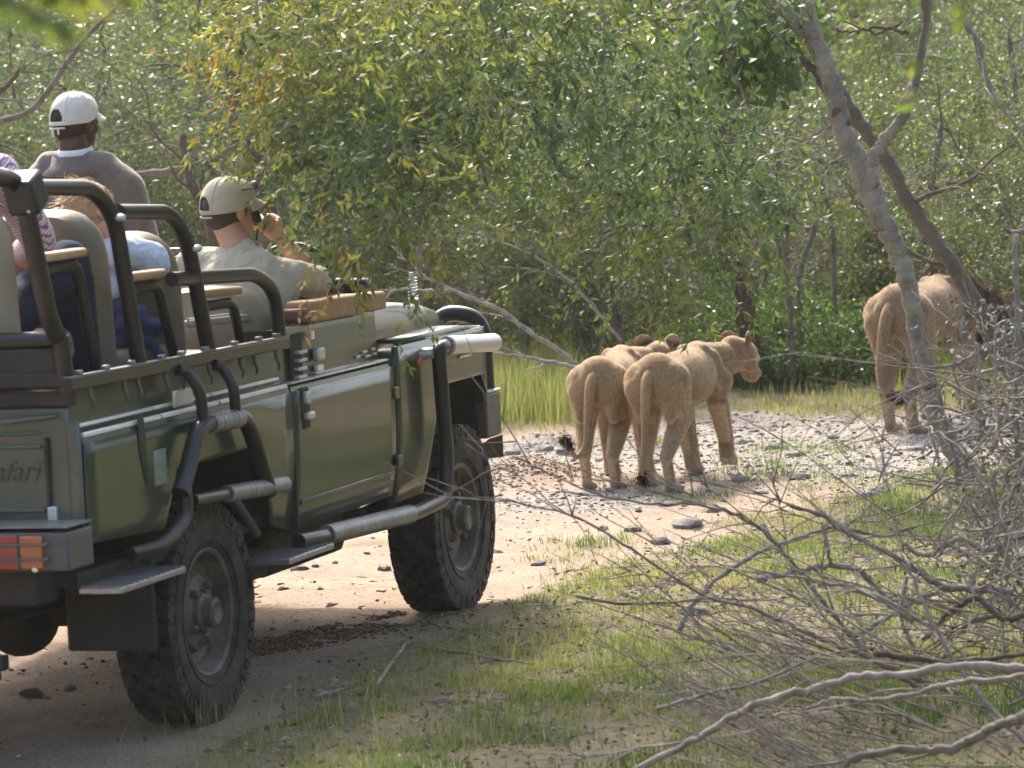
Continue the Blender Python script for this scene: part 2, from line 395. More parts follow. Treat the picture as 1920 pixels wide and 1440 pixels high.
XR, XT, XD0, XD1, XW0, XW1 = -1.08, .78, .80, 1.90, 1.93, 3.06
def zb_tub(x):
    return float(np.interp(x, [XR, -.45, -.33, .42, .58, XT], [.79, .76, .96, .96, .64, .60]))
def zb_wing(x):
    return float(np.interp(x, [XW0, 2.28, 2.38, 2.50, 3.02, 3.06], [.56, .57, .85, 1.00, 1.00, .90]))
def side_skin(s, xs, zbot, top, curve, name, m, th=.016):
    """outer skin between zbot(x) and top, curve(z) gives the distance from the middle"""
    rows = []
    for k in range(9):
        r = []
        for x in xs:
            zb = zbot(x); z = zb+(top-zb)*k/8; r.append((x, s*curve(z), z))
        rows.append(r)
    mb = MB(); mb.grid(rows); o = mb.build(name, m, V, smooth=40)
    sm = o.modifiers.new('t', 'SOLIDIFY'); sm.thickness = th; sm.offset = 0
    return o
def xsr(a, b, ex=()):
    return sorted(set(list(np.linspace(a, b, 22))+list(ex)))
lowc = lambda z: .892 - .05*max(0, (.92-z)/.5)**2*1.6
for s in (-1, 1):
    o = side_skin(s, xsr(XR, XT, (-.45, -.44, -.33, .42, .58, .59)), zb_tub, 1.125, lowc, 'body_side', paint)
    side_skin(s, xsr(XD0, XD1), lambda x: .60, 1.125, lowc, 'door', paint).name = 'door'
    side_skin(s, xsr(XW0, XW1, (2.28, 2.29, 2.38, 2.50, 3.02)), zb_wing, 1.205, lowc, 'front_wing', paint)
    # shoulder ledges of tub and door, then the inset upper panels
    for a, b, nm, y2, zt in ((XR, XT, 'upper_side_panel', .845, 1.315), (XD0, XD1, 'upper_door_panel', .835, 1.36)):
        mb = MB()
        prof = [(.892, 1.125), (.888, 1.142), (.872, 1.152), (y2+.006, 1.158), (y2, 1.166), (y2-.004, zt-.03), (y2-.012, zt), (y2-.04, zt)]
        mb.grid([[(x, s*y, z) for y, z in prof] for x in (a, (a+b)/2, b)])
        mb.grid([[(a, s*y, z) for y, z in prof], [(a, s*.70, z) for y, z in prof]])
        mb.build(nm, paint, V, smooth=30)
    if True:    # capping strips along the tub shoulder, sky reflection put into their colour
        for y, z, h in ((.882, 1.151, .016), (.850, 1.180, .012)):
            for x0, x1 in ((XR+.02, -.42), (-.40, .10), (.12, XT-.01)):
                MB().box(((x0+x1)/2, s*y, z), (x1-x0, .016, h)).build('capping_strip', brite, V, bevel=.003)
        MB().box(((XD0+XD1)/2, s*.866, 1.156), (XD1-XD0-.03, .045, .008)).build('door_capping', silver, V, bevel=.003)
    # raised wing top and its sloping rear face
    mb = MB()
    yi = .66
    mb.grid([[(x, s*y, 1.205+(.018 if y < .88 else 0)-(.0 if x < 2.9 else .02)) for y in (.892, .878, .8, yi)] for x in (1.985, 2.4, 2.8, 3.05)])
    mb.grid([[(1.985, s*y, 1.223-(.018 if y > .88 else 0)) for y in (.892, .878, .8, yi)], [(1.875, s*y, 1.135) for y in (.892, .878, .8, yi)]])
    mb.add([(1.985, s*.892, 1.205), (1.875, s*.892, 1.135), (1.93, s*.892, 1.12), (1.985, s*.892, 1.12)], [(0, 1, 2, 3)])
    o = mb.build('wing_top', paint, V, smooth=30); o.modifiers.new('t', 'SOLIDIFY').thickness = .006
    # front face of the wing with the lamps
    MB().box((3.055, s*.77, 1.04), (.02, .24, .34)).build('wing_front', paint, V, bevel=.01)
    hl = MB().lathe([(.0, 0), (.06, .004), (.085, .0), (.09, -.02)], (3.075, s*.76, 1.04), 'x', 24).build('headlight', mat('lamp_glass', (.7, .7, .68), rough=.1, coat=1), V)
    # bonnet sides joined to the cowl
    mb = MB()
    rows = []
    for x, y, zt in ((1.90, .785, 1.37), (2.05, .775, 1.375), (2.35, .765, 1.362), (2.7, .745, 1.335), (2.95, .725, 1.295), (3.08, .70, 1.235)):
        rows.append([(x, s*(y+.012), 1.16 if x < 1.95 else 1.215), (x, s*(y+.008), 1.24), (x, s*(y+.002), zt-.03), (x, s*(y-.012), zt-.008), (x, s*(y-.035), zt)])
    mb.grid(rows); mb.build('bonnet_side', paint, V, smooth=60)
mb = MB(); rows = []
for x, y, zt in ((1.90, .785, 1.37), (2.05, .775, 1.375), (2.35, .765, 1.362), (2.7, .745, 1.335), (2.95, .725, 1.295), (3.08, .70, 1.235), (3.10, .69, 1.0), (3.10, .69, .80)):
    rows.append([(x, t*(y-.033), zt+(.028*(1-t*t) if x < 3.09 else 0)) for t in np.linspace(-1, 1, 9)])
mb.grid(rows).build('bonnet', paint, V, smooth=30)
MB().box((2.025, 0, 1.30), (.012, 1.56, .17)).build('bonnet_seam', under, V)
# cowl top, dash, floors and inner walls
MB().box((1.93, 0, 1.33), (.30, 1.52, .07)).build('scuttle', paint, V, bevel=.02)
MB().box((2.10, -.02, 1.43), (.10, 1.44, .10)).build('dashboard', mat('dash_black', (.02, .02, .02), rough=.5), V, bevel=.02)
MB().box((2.16, .42, 1.50), (.05, .62, .20)).build('folded_windscreen', teal, V, bevel=.01)
MB().box((2.16, .42, 1.615), (.07, .66, .03)).build('windscreen_trim', wornpipe, V, bevel=.006)
MB().box((.95, 0, .66), (4.0, 1.66, .05)).box((-.15, 0, .95), (1.84, 1.62, .03)).box((-.72, 0, 1.12), (.70, 1.62, .03)).build('floor_pan', under, V)
MB().box((.79, 0, .95), (.03, 1.62, .60)).build('bulkhead', under, V)
MB().box((.3, 0, .80), (1.6, .9, .24)).build('underbody', under, V)
# louvres, cap, badge, bolts on the cowl panel
for k in range(5):
    p = ony(560, 660+k*15.5, -.85)
    MB().box((p[0], -.856, p[2]), (.085, .03, .013)).build('louvre', silver, V, bevel=.003)
MB().box((ony(558, 690, -.85)[0], -.842, 1.235), (.12, .012, .20)).build('louvre_recess', under, V)
p = ony(597, 664, -.85); MB().box((p[0], -.852, p[2]), (.075, .03, .05)).build('fuse_cover', silver, V, bevel=.008)
p = ony(598, 690, -.85); MB().box((p[0], -.85, p[2]), (.06, .02, .025)).build('latch', brite, V, bevel=.004)
p = ony(585, 628, -.85); MB().box((p[0], -.85, p[2]), (.03, .012, .035)).build('bolt_plate', brite, V, bevel=.004)
for du, dv, w_ in ((672, 669, .045), (684, 660, .05), (690, 668, .06), (700, 655, .04), (703, 664, .04)):
    p = ony(du, dv, -.845); MB().box((p[0], -.842, p[2]), (w_, .012, .010)).build('badge_letter', silver, V, bevel=.002)
# door: rear shut line, handle and hinge
MB().box((.792, -.885, .86), (.016, .03, .52)).build('shut_line', under, V)
p = ony(572, 765, -.90)
MB().box((p[0], -.897, p[2]), (.085, .018, .16)).build('handle_recess', under, V, bevel=.02)
MB().box((p[0]+.005, -.915, p[2]-.03), (.07, .028, .03)).box((p[0]-.01, -.912, p[2]+.04), (.035, .03, .05)).build('door_handle', silver, V, bevel=.008)
for z in (1.02, .74):
    MB().box((1.915, -.898, z), (.06, .02, .05)).build('door_hinge', paint, V, bevel=.006)
MB().box((1.35, -.893, .70), (1.04, .012, .02)).build('door_crease', paint, V, bevel=.004)
# side marker lamps
p = ony(786, 678, -.9)
MB().ell((p[0], -.90, p[2]), (.022, .02, .034)).build('indicator_lamp', orl, V)
p = onx(880, 668, 3.07); MB().box((3.08, p[1], p[2]), (.02, .05, .12)).build('front_indicator', orl, V, bevel=.006)
MB().box((2.78, -.905, 1.10), (.16, .012, .014)).build('wing_trim', brite, V, bevel=.003)
MB().ell((3.1, -.79, .94), (.03, .03, .035)).build('tow_lamp', silver, V)

# rear end: tailgate with pressed ribs
MB().box((XR-.006, 0, 1.02), (.02, 1.70, .46)).build('rear_panel', dusty, V, bevel=.008)
MB().box((XR-.002, 0, 1.28), (.05, 1.74, .055)).build('rear_rail', under, V, bevel=.008)
for z, w_, h in ((1.165, 1.5, .012), (1.12, 1.5, .016), (.905, 1.5, .016), (.845, 1.5, .012)):
    MB().box((XR-.018, 0, z), (.014, w_, h)).build('pressed_rib', dusty, V, bevel=.005)
MB().box((XR-.024, -.77, 1.00), (.018, .012, .30)).build('tailgate_gap', under, V)
for y in (-.72, .72):
    MB().capsule((XR-.03, y+.10, 1.205), (XR-.03, y-.09, 1.222), .010, .008, 8, 3).build('tailgate_hinge', dusty, V)
MB().box((XR-.02, -.78, .885), (.03, .035, .07)).build('tailgate_catch', silver, V, bevel=.006)
MB().box((XR-.012, -.865, 1.0), (.02, .05, .40)).build('corner_panel', dusty, V, bevel=.014)
fc = bpy.data.curves.new('lettering', 'FONT'); fc.body = 'Safari'; fc.size = .10; fc.extrude = .001; fc.shear = .35
fo = bpy.data.objects.new('lettering_tmp', fc); C.objects.link(fo)
lm = bpy.data.meshes.new_from_object(fo.evaluated_get(bpy.context.evaluated_depsgraph_get())); bpy.data.objects.remove(fo)
lm.materials.clear(); fo = link('lettering', lm, mat('faded_lettering', (.018, .030, .020), rough=.5)); fo.location = (XR-.0195, -.515, 1.005)
fo.rotation_euler = (R_(90), 0, R_(-90)); fo.parent = V
# dark animal emblem and pale plate on the right side
p = ony(268, 845, -.9)
em = MB(); X0, Z0 = p[0], p[2]
pts = [(-.03, .10), (-.012, .115), (.012, .105), (.022, .05), (.020, -.01), (.032, -.06), (.022, -.11), (.004, -.10), (-.012, -.05), (-.028, -.01), (-.034, .05)]
em.add([(X0+a*1.1, -.9035, Z0+b*1.1) for a, b in pts]+[(X0+a*1.1, -.901, Z0+b*1.1) for a, b in pts], [tuple(range(11)), tuple(range(21, 10, -1))])
em.build('emblem', darkm, V)
p = ony(300, 876, -.9); MB().box((p[0], -.901, p[2]), (.105, .006, .125)).build('pale_patch', mat('mottled_pale', (.22, .235, .19), rough=.4, noise=(20, (.12, .14, .10), .8)), V, bevel=.01)  # small thin patch in a mottled pale tone
p = ony(345, 745, -.9); MB().box((p[0], -.895, p[2]), (.17, .012, .06)).build('rope_hook_plate', silver, V, bevel=.006)

# rear bumper, lamps behind a wire guard
bl, bb = .86, .715
MB().box((-1.20, 0, .79), (.20, 1.84, .13)).build('rear_bumper', mat('bumper_grey', (.05, .052, .054), rough=.45, noise=(9, (.10, .095, .088), .6)), V, bevel=.008)
MB().box((-1.20, 0, .872), (.19, 1.84, .006)).build('bumper_top_plate', wornpipe, V)
for s in (-1, 1):
    MB().box((-1.304, s*.63, .79), (.02, .235, .115)).build('tail_light', redl, V, bevel=.006)
    MB().box((-1.304, s*.79, .79), (.02, .085, .110)).build('tail_indicator', orl, V, bevel=.006)
    gd = MB()
    for z in (.817, .768): gd.tube([(-1.325, s*.50, z), (-1.325, s*.855, z)], .0045, 6)
    for y in (.745,): gd.tube([(-1.322, s*y, .735), (-1.322, s*y, .85)], .0045, 6)
    for y in (.68, .85):
        for z in (.817, .768): gd.ell((-1.318, s*y, z), (.009, .009, .009), None, 8, 5)
    gd.build('lamp_guard', mat('guard_wire', (.11, .11, .115), rough=.4, metal=.5), V)
    MB().ell((-1.307, s*.80, .735), (.008, .012, .012)).build('bumper_bolt', brite, V)
MB().box((-1.12, 0, .66), (.16, 1.5, .13)).build('rear_crossmember', under, V, bevel=.01)
for y in (-.55, -.25, .25, .55):
    MB().box((-1.16, y, .50), (.035, .045, .32)).build('tow_bracket', under, V)
MB().box((-1.16, 0, .40), (.05, 1.2, .05)).build('tow_bar', under, V)

# chassis, axles, springs, tanks
for s in (-1, 1):
    MB().box((.9, s*.42, .60), (4.2, .10, .16)).build('chassis_rail', under, V)
    for x in (0, 2.794):
        MB().tube([(x-.35, s*.52, .46), (x, s*.52, .47), (x+.35, s*.52, .46)], .03, 8).tube([(x, s*.50, .45), (x, s*.50, .75)], .055, 12).build('suspension', under, V)
for x in (0, 2.794):
    MB().tube([(x, -.66, .40), (x, .66, .40)], .05, 12).ell((x, .12 if x else -.1, .39), (.17, .14, .15)).build('axle', under, V)
MB().box((1.30, -.60, .50), (.85, .26, .20)).build('fuel_tank', under, V, bevel=.04)
MB().box((.75, -.62, .47), (.36, .20, .13)).build('tool_box', under, V, bevel=.03)
MB().box((1.3, 0, .50), (1.3, .5, .18)).build('gearbox', under, V, bevel=.05)
MB().tube([(1.9, .1, .48), (1.2, -.2, .42), (.3, -.25, .44), (-.5, -.25, .46), (-1.1, -.25, .44)], .035, 10, sub=5).build('exhaust_pipe', under, V)
for s in (-1, 1):
    MB().box((-.52, s*.70, .52), (.02, .34, .36)).build('mudflap', mat('mudflap_rubber', (.02, .019, .018), rough=.7, noise=(7, (.05, .042, .033), .5)), V, bevel=.01)
    # inner wheel arches
    for x0, x1, zt in ((-.46, .60, .97), (2.30, 3.06, 1.02)):
        mb = MB(); mb.grid([[(x0, s*.86, .66), (x0+.10, s*.86, zt), (x1-.10, s*.86, zt), (x1, s*.86, .66)], [(x0, s*.50, .66), (x0+.10, s*.50, zt), (x1-.10, s*.50, zt), (x1, s*.50, .66)]])
        mb.add([(x0, s*.5, .6), (x0, s*.5, zt), (x1, s*.5, zt), (x1, s*.5, .6)], [(0, 1, 2, 3)])
        mb.build('wheel_arch_liner', under, V)

# wheels: tyre with tread blocks and side lugs, dished rim, hub, nuts
TR, TW = .402, .205
def make_tyre():
    mb = MB(); h = TW/2
    prof = [(.222, -h*.72), (.235, -h*.86), (.27, -h*.98), (.315, -h*1.04), (.355, -h*1.0), (.378, -h*.88), (.384, -h*.6), (.385, 0),
            (.384, h*.6), (.378, h*.88), (.355, h*1.0), (.315, h*1.04), (.27, h*.98), (.235, h*.86), (.222, h*.72)]
    mb.lathe(prof, (0, 0, 0), 'y', 72)
    for r, y in ((.262, -h*.985), (.338, -h*1.035), (.262, h*.985), (.338, h*1.035)):
        mb.tube([(r*math.cos(a), y, r*math.sin(a)) for a in np.linspace(0, 2*math.pi, 49)], .004, 5, cap=False)
    return mb.mesh('tyre', rubber, 30)
def make_tread():
    mb = MB(); h = TW/2; n = 30
    for k in range(n):
        a = k*2*math.pi/n
        for row, (y, wy, wa, off) in enumerate(((-h*.80, .046, .058, 0), (-h*.36, .044, .050, .5), (0, .040, .052, .1), (h*.36, .044, .050, .6), (h*.80, .046, .058, .2))):
            b = a+off*2*math.pi/n; c = np.array([math.cos(b), 0, math.sin(b)]); t = np.array([-math.sin(b), 0, math.cos(b)])
            tilt = .35*(1 if y > 0 else -1) if row in (1, 3) else 0
            ax = np.array([c, t*math.cos(tilt)+np.array([0, 1, 0])*math.sin(tilt), np.array([0, 1, 0])*math.cos(tilt)-t*math.sin(tilt)]).T
            rr = TR-.012 if abs(y) > h*.7 else TR-.0095
            mb.box(c*rr+np.array([0, y, 0]), (.021, wa, wy), ax)
        for sy in (-1, 1):
            for off in (0, .5):
                b = a+(off+(.0 if sy < 0 else .2))*2*math.pi/n; c = np.array([math.cos(b), 0, math.sin(b)]); t = np.array([-math.sin(b), 0, math.cos(b)])
                L = .050 if off == 0 else .030
                mb.box(c*(.392-L/2)+np.array([0, sy*h*.985, 0]), (L, .036 if off == 0 else .02, .013), np.array([c, t, np.array([0, 1, 0])]).T)
    return mb.mesh('tread', rubber, None)
def make_rim(s):
    h = TW/2
    return MB().lathe([(.235, s*h*.86), (.228, s*h*.90), (.216, s*h*.82), (.205, s*h*.50), (.198, s*h*.20), (.185, s*.028), (.150, s*.020), (.135, s*.050), (.085, s*.062), (.080, s*.05), (0.0, s*.05)],
                      (0, 0, 0), 'y', 48).mesh('rim', rimm, 35)
def make_back(s):
    return MB().lathe([(.235, -s*.10), (.20, -s*.06), (.20, -s*.02), (0, -s*.02)], (0, 0, 0), 'y', 32).mesh('brake_drum', under, 35)
ty, td = make_tyre(), make_tread()
nutmb = MB()
nut = MB().lathe([(.016, 0), (.016, .022), (.010, .03), (0, .03)], (0, 0, 0), 'y', 6).mesh('wheel_nut', rimm, 20)
def make_wheel(x, s):
    wv = empty('wheel', (x, s*.758, .400)); wv.parent = V; wv.rotation_euler = (0, random.random()*6, 0)
    link('tyre', ty, None, wv); link('tread', td, None, wv); link('rim', make_rim(s), None, wv); link('brake_drum', make_back(s), None, wv)
    MB().lathe([(.072, s*.04), (.070, s*.075), (.056, s*.082), (.054, s*.118), (.040, s*.126), (.034, s*.122), (0, s*.122)], (0, 0, 0), 'y', 24).build('hub', rimm, wv)
    for k in range(5):
        a = k*2*math.pi/5
        n_ = link('wheel_nut', nut, None, wv); n_.location = (.105*math.cos(a), s*.055, .105*math.sin(a)); n_.rotation_euler = (0, 0, 0 if s > 0 else math.pi)
random.seed(3)
for x in (0, 2.794):
    for s in (-1, 1): make_wheel(x, s)

# ---- tube work on the right side (mirrored on the left)
def mir(pts, s): return [(p[0], p[1]*(-s), p[2]) for p in pts]
def pipe(name, pts, r, m=blackpipe, n=14, fil=.10, both=True):
    for s in ((-1, 1) if both else (-1,)):
        P = fillet(mir(pts, s) if s > 0 else pts, fil, 7)
        MB().tube(P, r, n).build(name, m, V, smooth=50)
Y = -.855
def q(u, v, y=Y): return tuple(ony(u, v, y))
RP = .0285
# hoops: rear one is upright with a dark clamp, each next runs forward from the post behind and drops to the rail
pipe('grab_hoop', [q(-60, 322), q(20, 336), q(42, 360), q(92, 600), q(118, 650)], RP*1.12, fil=.12)
MB().beam(q(38, 330, -.87), q(56, 392, -.87), .11, .10).build('hoop_clamp', mat('clamp_black', (.012, .012, .013), rough=.5), V, bevel=.012)
pipe('grab_hoop', [q(48, 352), q(172, 352), q(215, 405), q(262, 690)], RP, fil=.20)
pipe('grab_hoop', [q(222, 398), q(318, 398), q(352, 455), q(392, 662)], RP, fil=.19)
pipe('grab_hoop', [q(322, 524), q(480, 514), q(515, 545), q(524, 640)], RP*.95, fil=.18)
for u, v in ((226, 408), (370, 466), (60, 395)):
    p = q(u, v, -.89); MB().ell(p, (.03, .016, .014)).build('hoop_bolt', silver, V)
pipe('corner_post', [q(112, 630, -.86), q(126, 735, -.86)], .03, fil=.02)
pipe('rear_rail_tube', [(-1.10, -.86, 1.475), (-1.10, 0, 1.475)], .03, both=True)
MB().box((-1.12, 0, 1.40), (.03, 1.68, .10)).build('rear_bench_back', under, V, bevel=.01)
MB().box((-1.12, 0, 1.345), (.05, 1.76, .05)).build('rear_cross_rail', blackpipe, V, bevel=.006)
# flat section rail along the top of the tub, its pegs above and hooks below
for s in (-1, 1):
    a, b = np.array(q(125, 722, -.885)), np.array(q(537, 642, -.885))
    if s > 0: a[1] *= -1; b[1] *= -1
    MB().beam(a, b, .035, .045).build('side_rail', blackpipe, V, bevel=.006)
    d = (b-a)
    MB().beam(a+np.array([0, 0, .0245]), b+np.array([0, 0, .0245]), .030, .003).build('rail_edge', wornpipe, V)
    for t in (.05, .16, .27, .40, .49, .60, .74, .86, .95):
        MB().box(a+d*t+np.array([0, 0, .034]), (.035, .022, .016)).build('rail_peg', wornpipe, V, bevel=.004)
    for t in (.08, .22, .28, .40, .47, .60, .75, .82, .93):
        p = a+d*t+np.array([0, s*.012, -.02])
        MB().tube([p, p+np.array([.004, 0, -.03]), p+np.array([.010, s*.006, -.05]), p+np.array([.014, 0, -.075])], [.009, .009, .008, .004], 8, sub=3).build('rail_hook', dusty, V, smooth=60)
# bent struts from the rail to the step frame, the frame, its taped treads
ys = -.955
pipe('rail_strut', [q(333, 694, -.90), q(352, 700, -.92), q(376, 735, ys), q(382, 800, ys)], .021, fil=.07)
pipe('rail_strut', [q(401, 684, -.90), q(418, 690, -.92), q(438, 722, ys), q(442, 775, ys)], .021, fil=.07)
pipe('step_frame', [q(338, 925, ys), q(352, 880, ys), q(372, 797, ys), q(458, 780, ys), q(478, 830, ys), q(506, 925, ys)], .031, fil=.10)
pipe('taped_tread', [q(393, 795, ys), q(447, 784, ys)], .035, wornpipe)
pipe('lower_tread_bar', [q(362, 938, ys), q(430, 925, ys)], .022)
pipe('taped_tread', [q(425, 926, ys), q(533, 908, ys)], .031, wornpipe)
pipe('frame_brace', [q(345, 905, ys), q(350, 965, ys), q(310, 1025, ys), q(245, 1040, -.90)], .026, fil=.16)
pipe('frame_brace', [q(430, 925, -.92), q(480, 1000, -.80)], .02, fil=.05)
for t in np.linspace(.08, .92, 6):
    for (a, b, r) in ((q(393, 795, ys), q(447, 784, ys), .0365), (q(455, 921, ys), q(505, 913, ys), .0325)):
        a = np.array(a); b = np.array(b); c = a+(b-a)*t; e = (b-a)/np.linalg.norm(b-a)
        for s in (-1, 1):
            cc = c*np.array([1, -s, 1]); MB().tube([cc-e*.004, cc+e*.004], r, 12).build('tape_ring', wornpipe, V)
# side steps
def step(name, c, L, W, rot=0):
    for s in (-1, 1):
        mb = MB().box((c[0], s*c[1], c[2]), (L, W, .022)); o = mb.build(name, alu, V, bevel=.004)
        for k in range(12):
            MB().box((c[0]-L/2+L*(k+.5)/12, s*c[1], c[2]+.0125), (L/24, W*.94, .004)).build('tread_rib', alu, V)
pa, pb_ = ony(150, 1103, -.95), ony(318, 1076, -.95)
step('rear_step', (-.80, -.92, .628), .54, .16)
step('middle_step', (.62, -.93, .53), .46, .17)
mid = [q(585, 1013, -.95), q(770, 966, -.95)]
pipe('rock_slider', [q(560, 1016, -.93), q(600, 1008, -.95), q(775, 964, -.95), q(835, 935, -.96), q(838, 860, -.96), q(822, 655, -.96), q(838, 648, -.965), tuple(onx(926, 642, 3.18))], .031, fil=.10)
pipe('slider_grip', [q(612, 1003, -.95), q(768, 964, -.95)], .039, wornpipe)
pipe('brush_bar_sleeve', [tuple(np.array(q(838, 648, -.965))), tuple(onx(925, 642, 3.18))], .040, silver, n=18)
MB().box((1.62, -.91, .535), (.75, .10, .012)).build('slider_tread', alu, V)
pipe('wing_bracket', [q(785, 664, -.89), q(812, 662, -.95)], .025, silver)
# bull bar: hoop above the bonnet nose, winch bumper
XB = 3.36
def qb(u, v, x=XB): return tuple(onx(u, v, x))
hp = [(XB, -.30, .80), (XB, -.33, 1.24)]
A_ = np.array(qb(905, 612)); B_ = np.array(qb(914, 750))
pipe('bull_bar_hoop', [(XB, B_[1]+.02, .78), (XB, B_[1], B_[2]), (XB, A_[1], A_[2]+.04), (XB, -.60, A_[2]+.075), (XB, -.45, 1.0), (XB, -.45, .80)], .036, fil=.15)
pipe('bull_bar_tube', [(XB, -.45, 1.02), (XB, .45, 1.02)], .025, both=False)
for z in (1.18, 1.13, 1.08): MB().tube([(XB+.02, -.56, z), (XB+.02, -.74, z-.02)], .005, 6).build('lamp_mesh', blackpipe, V)
MB().box((3.28, 0, .80), (.20, 1.70, .20)).build('front_bumper', mat('front_bumper_paint', (.03, .036, .03), rough=.4, noise=(9, (.09, .085, .07), .7)), V, bevel=.012)
MB().box((3.28, -.79, .904), (.19, .13, .006)).build('bumper_cap', silver, V)
for s in (-1, 1):
    MB().add([(3.19, s*.852, .70), (3.375, s*.852, .70), (3.375, s*.852, .60), (3.19, s*.70, .60)], [(0, 1, 2, 3)]).build('bumper_end', under, V)
# coil spring aerial on the bonnet
p0 = onx(776, 566, 2.75); p1 = onx(772, 520, 2.75)
cs = [p0+(p1-p0)*t/70+.020*np.array([math.cos(t*.72), math.sin(t*.72), 0]) for t in range(71)]
MB().tube(cs, .0028, 6).build('coil_spring', silver, V, smooth=60)
MB().tube([p0+np.array([0, 0, -.03]), p0+np.array([0, 0, .012])], .022, 12).build('aerial_base', silver, V)
MB().tube([p1, p1+np.array([0, 0, .02])], .012, 10).build('aerial_socket', silver, V)
# padded wooden arm rests on the door top
def block(name, u0, v0, u1, v1, y, w_, h, m):
    a, b = ony(u0, v0, y), ony(u1, v1, y)
    MB().beam(a, b, w_, h).build(name, m, V, bevel=.014, seg=3)
block('door_cushion', 560, 586, 660, 570, -.80, .115, .085, leather)
block('door_cushion', 672, 568, 704, 563, -.79, .10, .075, leather)
block('cushion_strap', 545, 592, 562, 590, -.80, .10, .05, mat('worn_leather_edge', (.13, .06, .035), rough=.6))
# arm rests of the tiered seats and their bent supports
def armrest(u0, v0, u1, v1, ub, vb):
    y = -.74
    for s in (-1, 1):
        f = np.array([1, -s, 1])
        a, b = ony(u0, v0, y)*f, ony(u1, v1, y)*f
        MB().beam(a, b, .055, .032).build('arm_rest', woodm, V, bevel=.012, seg=3)
        c = ony(u1-8, v1+22, y)*f; d = ony(u0, v0+24, y)*f; e = ony(ub, vb, y)*f
        MB().tube(fillet([d, c, e], .06, 5), .021, 10).build('arm_rest_support', blackpipe, V, smooth=60)
armrest(80, 483, 152, 473, 178, 690)
armrest(238, 520, 302, 512, 330, 680)
armrest(378, 551, 444, 544, 452, 655)
# low white front seat rail
MB().beam(ony(352, 608, -.62), ony(500, 590, -.62), .03, .03).build('seat_rail', silver, V, bevel=.006)
MB().beam(ony(352, 600, -.62), ony(500, 582, -.62), .012, .012).build('seat_rail', silver, V)

# seats: rounded back rests and squabs, three across on each tier
def seat(x, yc, zt, W, m, lean=.16, zs=None, H=.66, T=.17):
    st = empty('seat', (x, yc, zt)); st.parent = V
    rows = []; n = 18
    def outline(f, dx):
        pts = []
        for k in range(n+1):
            t = k/n
            # half outline from bottom centre, round shoulders at the top
            pts.append(t)
        return pts
    mb = MB()
    prof = []
    hw = W/2
    for k in range(25):
        a = math.pi*k/24
        prof.append((-hw*math.copysign(abs(math.cos(a))**.55, math.cos(a)), -.20+.20*math.sin(a)**.8))
    prof = [(-hw*.92, -H)]+prof+[(hw*.92, -H)]
    P = np.array(prof); cxy = np.array([0, -H*.5]); layers = []
    for dx, sc in ((-T/2, .86), (-T/2+.02, .955), (-T*.15, 1.0), (T*.15, 1.0), (T/2-.02, .955), (T/2, .86)):
        layers.append([(dx - lean*p[1], p[0]*sc, cxy[1]+(p[1]-cxy[1])*(sc if sc > .9 else .93)) for p in P])
    N = len(P); vs = [v for L in layers for v in L]; fs = []
    for i in range(len(layers)-1):
        for j in range(N):
            a = i*N+j; b = i*N+(j+1) % N; fs.append((a, b, b+N, a+N))
    fs.append(tuple(range(N))[::-1]); fs.append(tuple((len(layers)-1)*N+j for j in range(N)))
    # lean: top further back, so shift x with height
    vs = [(v[0]-0*v[2]*lean, v[1], v[2]) for v in vs]
    mb.add(vs, fs); mb.build('backrest', m, st, smooth=60)
    MB().box((.30+lean*H, 0, -H+.02), (.44, W*.96, .11)).build('squab', m, st, bevel=.035, seg=4)
    MB().box((.28+lean*H, 0, -H-.20), (.36, W*.8, .32)).build('seat_base', under, st)
    for e in (-1, 1): MB().box((lean*H*.95, e*W*.35, -H-.12), (.03, .03, .35)).build('seat_leg', blackpipe, st)
    return st
for yc, m in ((-.40, vinylt), (.02, vinyl), (.47, vinyl)): seat(-1.02, yc, 1.96, .43, m, H=.56)
for yc in (-.42, .02, .47): seat(-.30, yc, 1.885, .43, vinyl, H=.60)
for yc in (-.42, .02, .47): seat(.33, yc, 1.775, .43, vinyl, H=.56)
for yc in (-.45, .40): seat(1.12, yc, 1.52, .46, vinylt, H=.44)
# steering wheel, hinged rifle rack on the dash
p = np.array([1.93, -.45, 1.46])
MB().tube([p+.19*np.array([.35*math.cos(a), math.sin(a), .9*math.cos(a)]) for a in np.linspace(0, 2*math.pi, 33)], .014, 8, cap=False).build('steering_wheel', blackpipe, V, smooth=60)
pk = onx(628, 535, 2.08); MB().box((2.06, pk[1], pk[2]-.04), (.10, .13, .14)).build('radio_box', mat('radio_black', (.012, .012, .014), rough=.4), V, bevel=.02)
